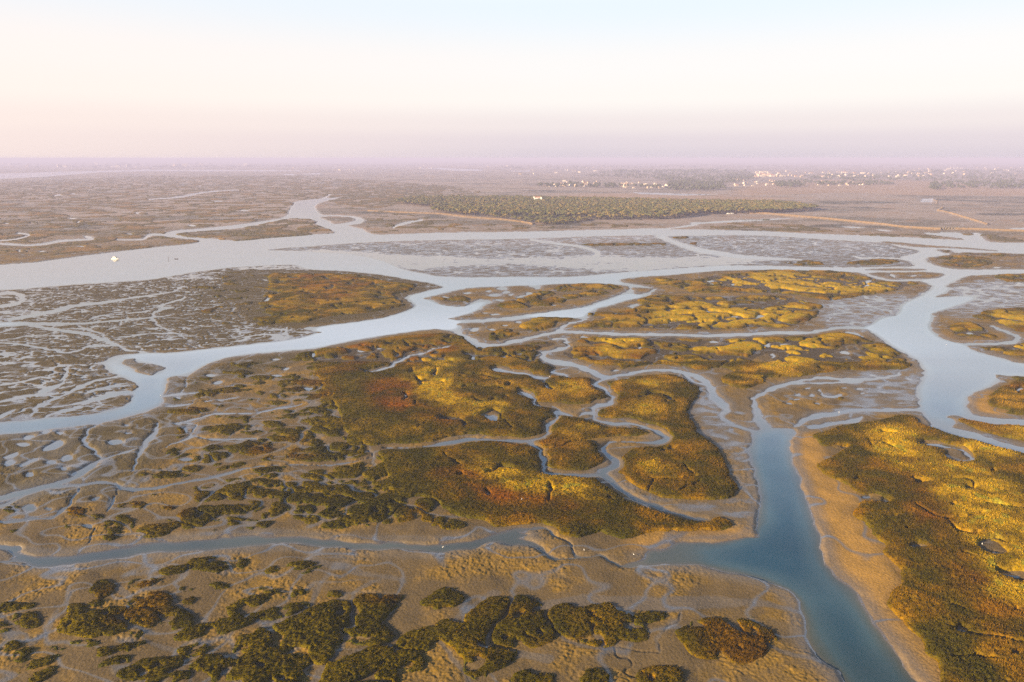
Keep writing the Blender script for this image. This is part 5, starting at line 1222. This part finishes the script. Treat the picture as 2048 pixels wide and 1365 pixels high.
# ---- white wading birds
BIRDS = [(886, 1096.5, .2, 'white egret wading in the middle of the near creek'), (1168, 1106, 1.8, 'white egret on the mud where the near creek splits'), (1267, 1113, 2.8, 'white egret at the wide mouth of the near creek'),
 (1043.5, 1008, .9, 'white egret in the dark scrub below the yellow streak'), (1678, 826, 2.2, 'white egret in the shallow side creek of the wide channel'), (1892.5, 691, .4, 'white gull standing in shallow water of the wide channel at the right'), (1963.5, 1093, 1.2, 'white egret in the shaded hollow of the lower right marsh'),
 (321, 793, .6, 'white egret at the corner of the river bend on the left'), (1099, 755.5, 2.0, 'white egret on the bare mud between the central creeks')]
def bird(u, v, rz, lab, s=1.0):
    x, y = gxy(u, v); z = max(0.0, height_at(x, y))
    u0, v0 = u, v
    c = int(np.clip(round((u - us[0]) / DU), 0, NU - 1)); r = int(np.clip(np.searchsorted(vs, v), 0, NV - 1))
    if vid[r, c] > 0: z = float(Zc[r, c])
    e_ = empty('white_bird', (x, y, z), rz, lab, 'bird', 'white birds on the marsh'); e_.scale = (s * .62, s * .62, s * .62)
    # one skinned surface: tail, body, neck, head
    me = bpy.data.meshes.new('body')
    pts = [(-.34, 0, .40), (-.16, 0, .46), (.02, 0, .52), (.16, 0, .60), (.20, 0, .74), (.15, 0, .84), (.20, 0, .93), (.27, 0, .93)]
    rad = [.03, .11, .14, .08, .045, .04, .055, .03]
    me.from_pydata(pts, [(i, i + 1) for i in range(7)], [])
    o = bpy.data.objects.new('body', me); C.objects.link(o); o.parent = e_
    o.modifiers.new('skin', 'SKIN'); sm = o.modifiers.new('sub', 'SUBSURF'); sm.levels = sm.render_levels = 1
    for i, sv in enumerate(me.skin_vertices[0].data): sv.radius = (rad[i], rad[i] * .85); sv.use_root = (i == 2)
    me.materials.append(M_plum)
    mb = MB(); mb.tube([(.28, 0, .93), (.42, 0, .91)], [.018, .004], 5); mb.build('bill', M_beak, e_)
    for q in (-.05, .05):
        mb = MB(); mb.tube([(.0, q, .42), (-.03, q, .22), (.01, q, -.05)], [.014, .011, .011], 5); mb.build('leg', M_tyre, e_)
    for q in (-1, 1):
        mb = MB(); mb.v = [(-.36, q * .07, .42), (-.1, q * .145, .42), (.1, q * .12, .50), (.08, q * .10, .60), (-.12, q * .11, .58), (-.36, q * .05, .45)]; mb.f = [(0, 1, 2, 3, 4, 5)]; mb.m = [0]
        mb.v += [(a, b_ - q * .02, c_) for a, b_, c_ in mb.v]; mb.f.append((11, 10, 9, 8, 7, 6)); mb.m.append(0)
        for i in range(6): mb.f.append((i, (i + 1) % 6, (i + 1) % 6 + 6, i + 6)); mb.m.append(0)
        mb.build('wing', M_plum, e_)
for b_ in BIRDS: bird(*b_)
print('things', round(time.time() - T0, 1))

#OBJECTS_END

# ------------------------------------------------------------------ light, sky, haze, camera
SUN_EL, SUN_AZ = 15.0, -118.0           # azimuth from the view direction, negative = to the left
sx, sy = math.sin(R(SUN_AZ)), math.cos(R(SUN_AZ))
sd = bpy.data.lights.new('sun', 'SUN'); sd.energy = 5.0; sd.angle = R(.6); sd.color = (1.0, .74, .43)
so = bpy.data.objects.new('sun', sd); C.objects.link(so)
from mathutils import Vector
so.rotation_euler = Vector((sx * math.cos(R(SUN_EL)), sy * math.cos(R(SUN_EL)), math.sin(R(SUN_EL)))).to_track_quat('Z', 'Y').to_euler()

wd = bpy.data.worlds.new('World'); bpy.context.scene.world = wd; wd.use_nodes = True
nt = wd.node_tree; nt.nodes.clear()
out = nt.nodes.new('ShaderNodeOutputWorld'); bg = nt.nodes.new('ShaderNodeBackground')
sky = nt.nodes.new('ShaderNodeTexSky'); sky.sky_type = 'NISHITA'; sky.sun_disc = False; sky.sun_elevation = R(SUN_EL); sky.sun_rotation = R(SUN_AZ); sky.altitude = 100; sky.air_density = 1.0; sky.dust_density = 1.5
tcn = nt.nodes.new('ShaderNodeTexCoord'); sep = nt.nodes.new('ShaderNodeSeparateXYZ')
nt.links.new(tcn.outputs['Generated'], sep.inputs[0])
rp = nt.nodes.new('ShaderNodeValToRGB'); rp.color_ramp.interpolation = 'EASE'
SKY = [(0.0, (.74, .66, .73)), (.022, (.81, .72, .77)), (.045, (.91, .82, .82)), (.08, (1.02, .96, .92)), (.12, (1.01, .975, .955)), (.195, (.87, .955, 1.03)), (.25, (1.2, 1.28, 1.42)), (.33, (1.0, 1.2, 1.55)), (.42, (.36, .62, 1.0)), (.5, (.15, .34, .60)), (.6, (.06, .18, .31)), (.75, (.045, .11, .20)), (1.0, (.04, .08, .16))]  # stops above frame are made up: bright band for reflections, dark top against fill
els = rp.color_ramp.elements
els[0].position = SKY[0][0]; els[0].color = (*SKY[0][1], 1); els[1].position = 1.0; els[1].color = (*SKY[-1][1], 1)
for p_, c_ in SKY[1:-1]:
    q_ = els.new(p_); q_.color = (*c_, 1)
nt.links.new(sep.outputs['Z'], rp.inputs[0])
# warm glow towards the left
mrx = nt.nodes.new('ShaderNodeMapRange'); mrx.inputs[1].default_value = .05; mrx.inputs[2].default_value = -.95; mrx.clamp = True
nt.links.new(sep.outputs['X'], mrx.inputs[0])
mrz = nt.nodes.new('ShaderNodeMapRange'); mrz.inputs[1].default_value = .26; mrz.inputs[2].default_value = .0; mrz.clamp = True
nt.links.new(sep.outputs['Z'], mrz.inputs[0])
mu = nt.nodes.new('ShaderNodeMath'); mu.operation = 'MULTIPLY'; nt.links.new(mrx.outputs[0], mu.inputs[0]); nt.links.new(mrz.outputs[0], mu.inputs[1])
wm_ = nt.nodes.new('ShaderNodeMix'); wm_.data_type = 'RGBA'; wm_.blend_type = 'MIX'
nt.links.new(mu.outputs[0], wm_.inputs[0]); nt.links.new(rp.outputs[0], wm_.inputs[6]); wm_.inputs[7].default_value = (1.10, .90, .80, 1)
# the hand-set gradient outweighs the physical sky
sc_ = nt.nodes.new('ShaderNodeVectorMath'); sc_.operation = 'SCALE'; sc_.inputs['Scale'].default_value = .07
nt.links.new(sky.outputs[0], sc_.inputs[0])
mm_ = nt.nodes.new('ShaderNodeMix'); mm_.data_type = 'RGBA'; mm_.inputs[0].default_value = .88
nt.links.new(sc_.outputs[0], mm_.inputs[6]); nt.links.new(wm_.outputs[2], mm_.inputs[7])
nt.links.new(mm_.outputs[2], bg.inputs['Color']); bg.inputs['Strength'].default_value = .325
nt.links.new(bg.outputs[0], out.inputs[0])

hz = bpy.data.meshes.new('haze'); bm = bmesh.new()
bmesh.ops.create_cube(bm, size=1)
for v_ in bm.verts:
    v_.co = Vector((v_.co.x * 130000, v_.co.y * 60000 + 24000, -3 if v_.co.z < 0 else 104))
bm.to_mesh(hz); bm.free()
m, ntm, outm = new_mat('hazy_air')
pv = N(ntm, 'ShaderNodeVolumePrincipled'); pv.inputs['Color'].default_value = (.51, .53, .83, 1); pv.inputs['Density'].default_value = 1.95e-4; pv.inputs['Anisotropy'].default_value = 0.0
ntm.links.new(pv.outputs[0], outm.inputs['Volume'])
hz.materials.append(m)
ho = bpy.data.objects.new('haze', hz); C.objects.link(ho); tag(ho, 'thin lilac haze lying over the whole plain', 'haze', None, 'stuff')

cd = bpy.data.cameras.new('camera'); co_ = bpy.data.objects.new('camera', cd); C.objects.link(co_)
cd.sensor_width = 36; cd.lens = FOC / IW * 36; cd.clip_end = 200000; cd.clip_start = 1
co_.location = (0, 0, CAMH); co_.rotation_euler = (math.pi / 2 - PITCH, 0, 0)
sc = bpy.context.scene; sc.camera = co_
sc.view_settings.view_transform = 'Standard'; sc.view_settings.look = 'None'; sc.view_settings.exposure = 1.75; sc.view_settings.gamma = 1
sc.render.engine = 'CYCLES'
cy = sc.cycles
cy.max_bounces = 5; cy.diffuse_bounces = 2; cy.glossy_bounces = 3; cy.volume_bounces = 0; cy.transmission_bounces = 2
cy.use_denoising = False; cy.denoiser = 'OPENIMAGEDENOISE'; cy.denoising_input_passes = 'RGB_ALBEDO_NORMAL'; cy.denoising_prefilter = 'ACCURATE'
cy.use_adaptive_sampling = False
print('done', round(time.time() - T0, 1))
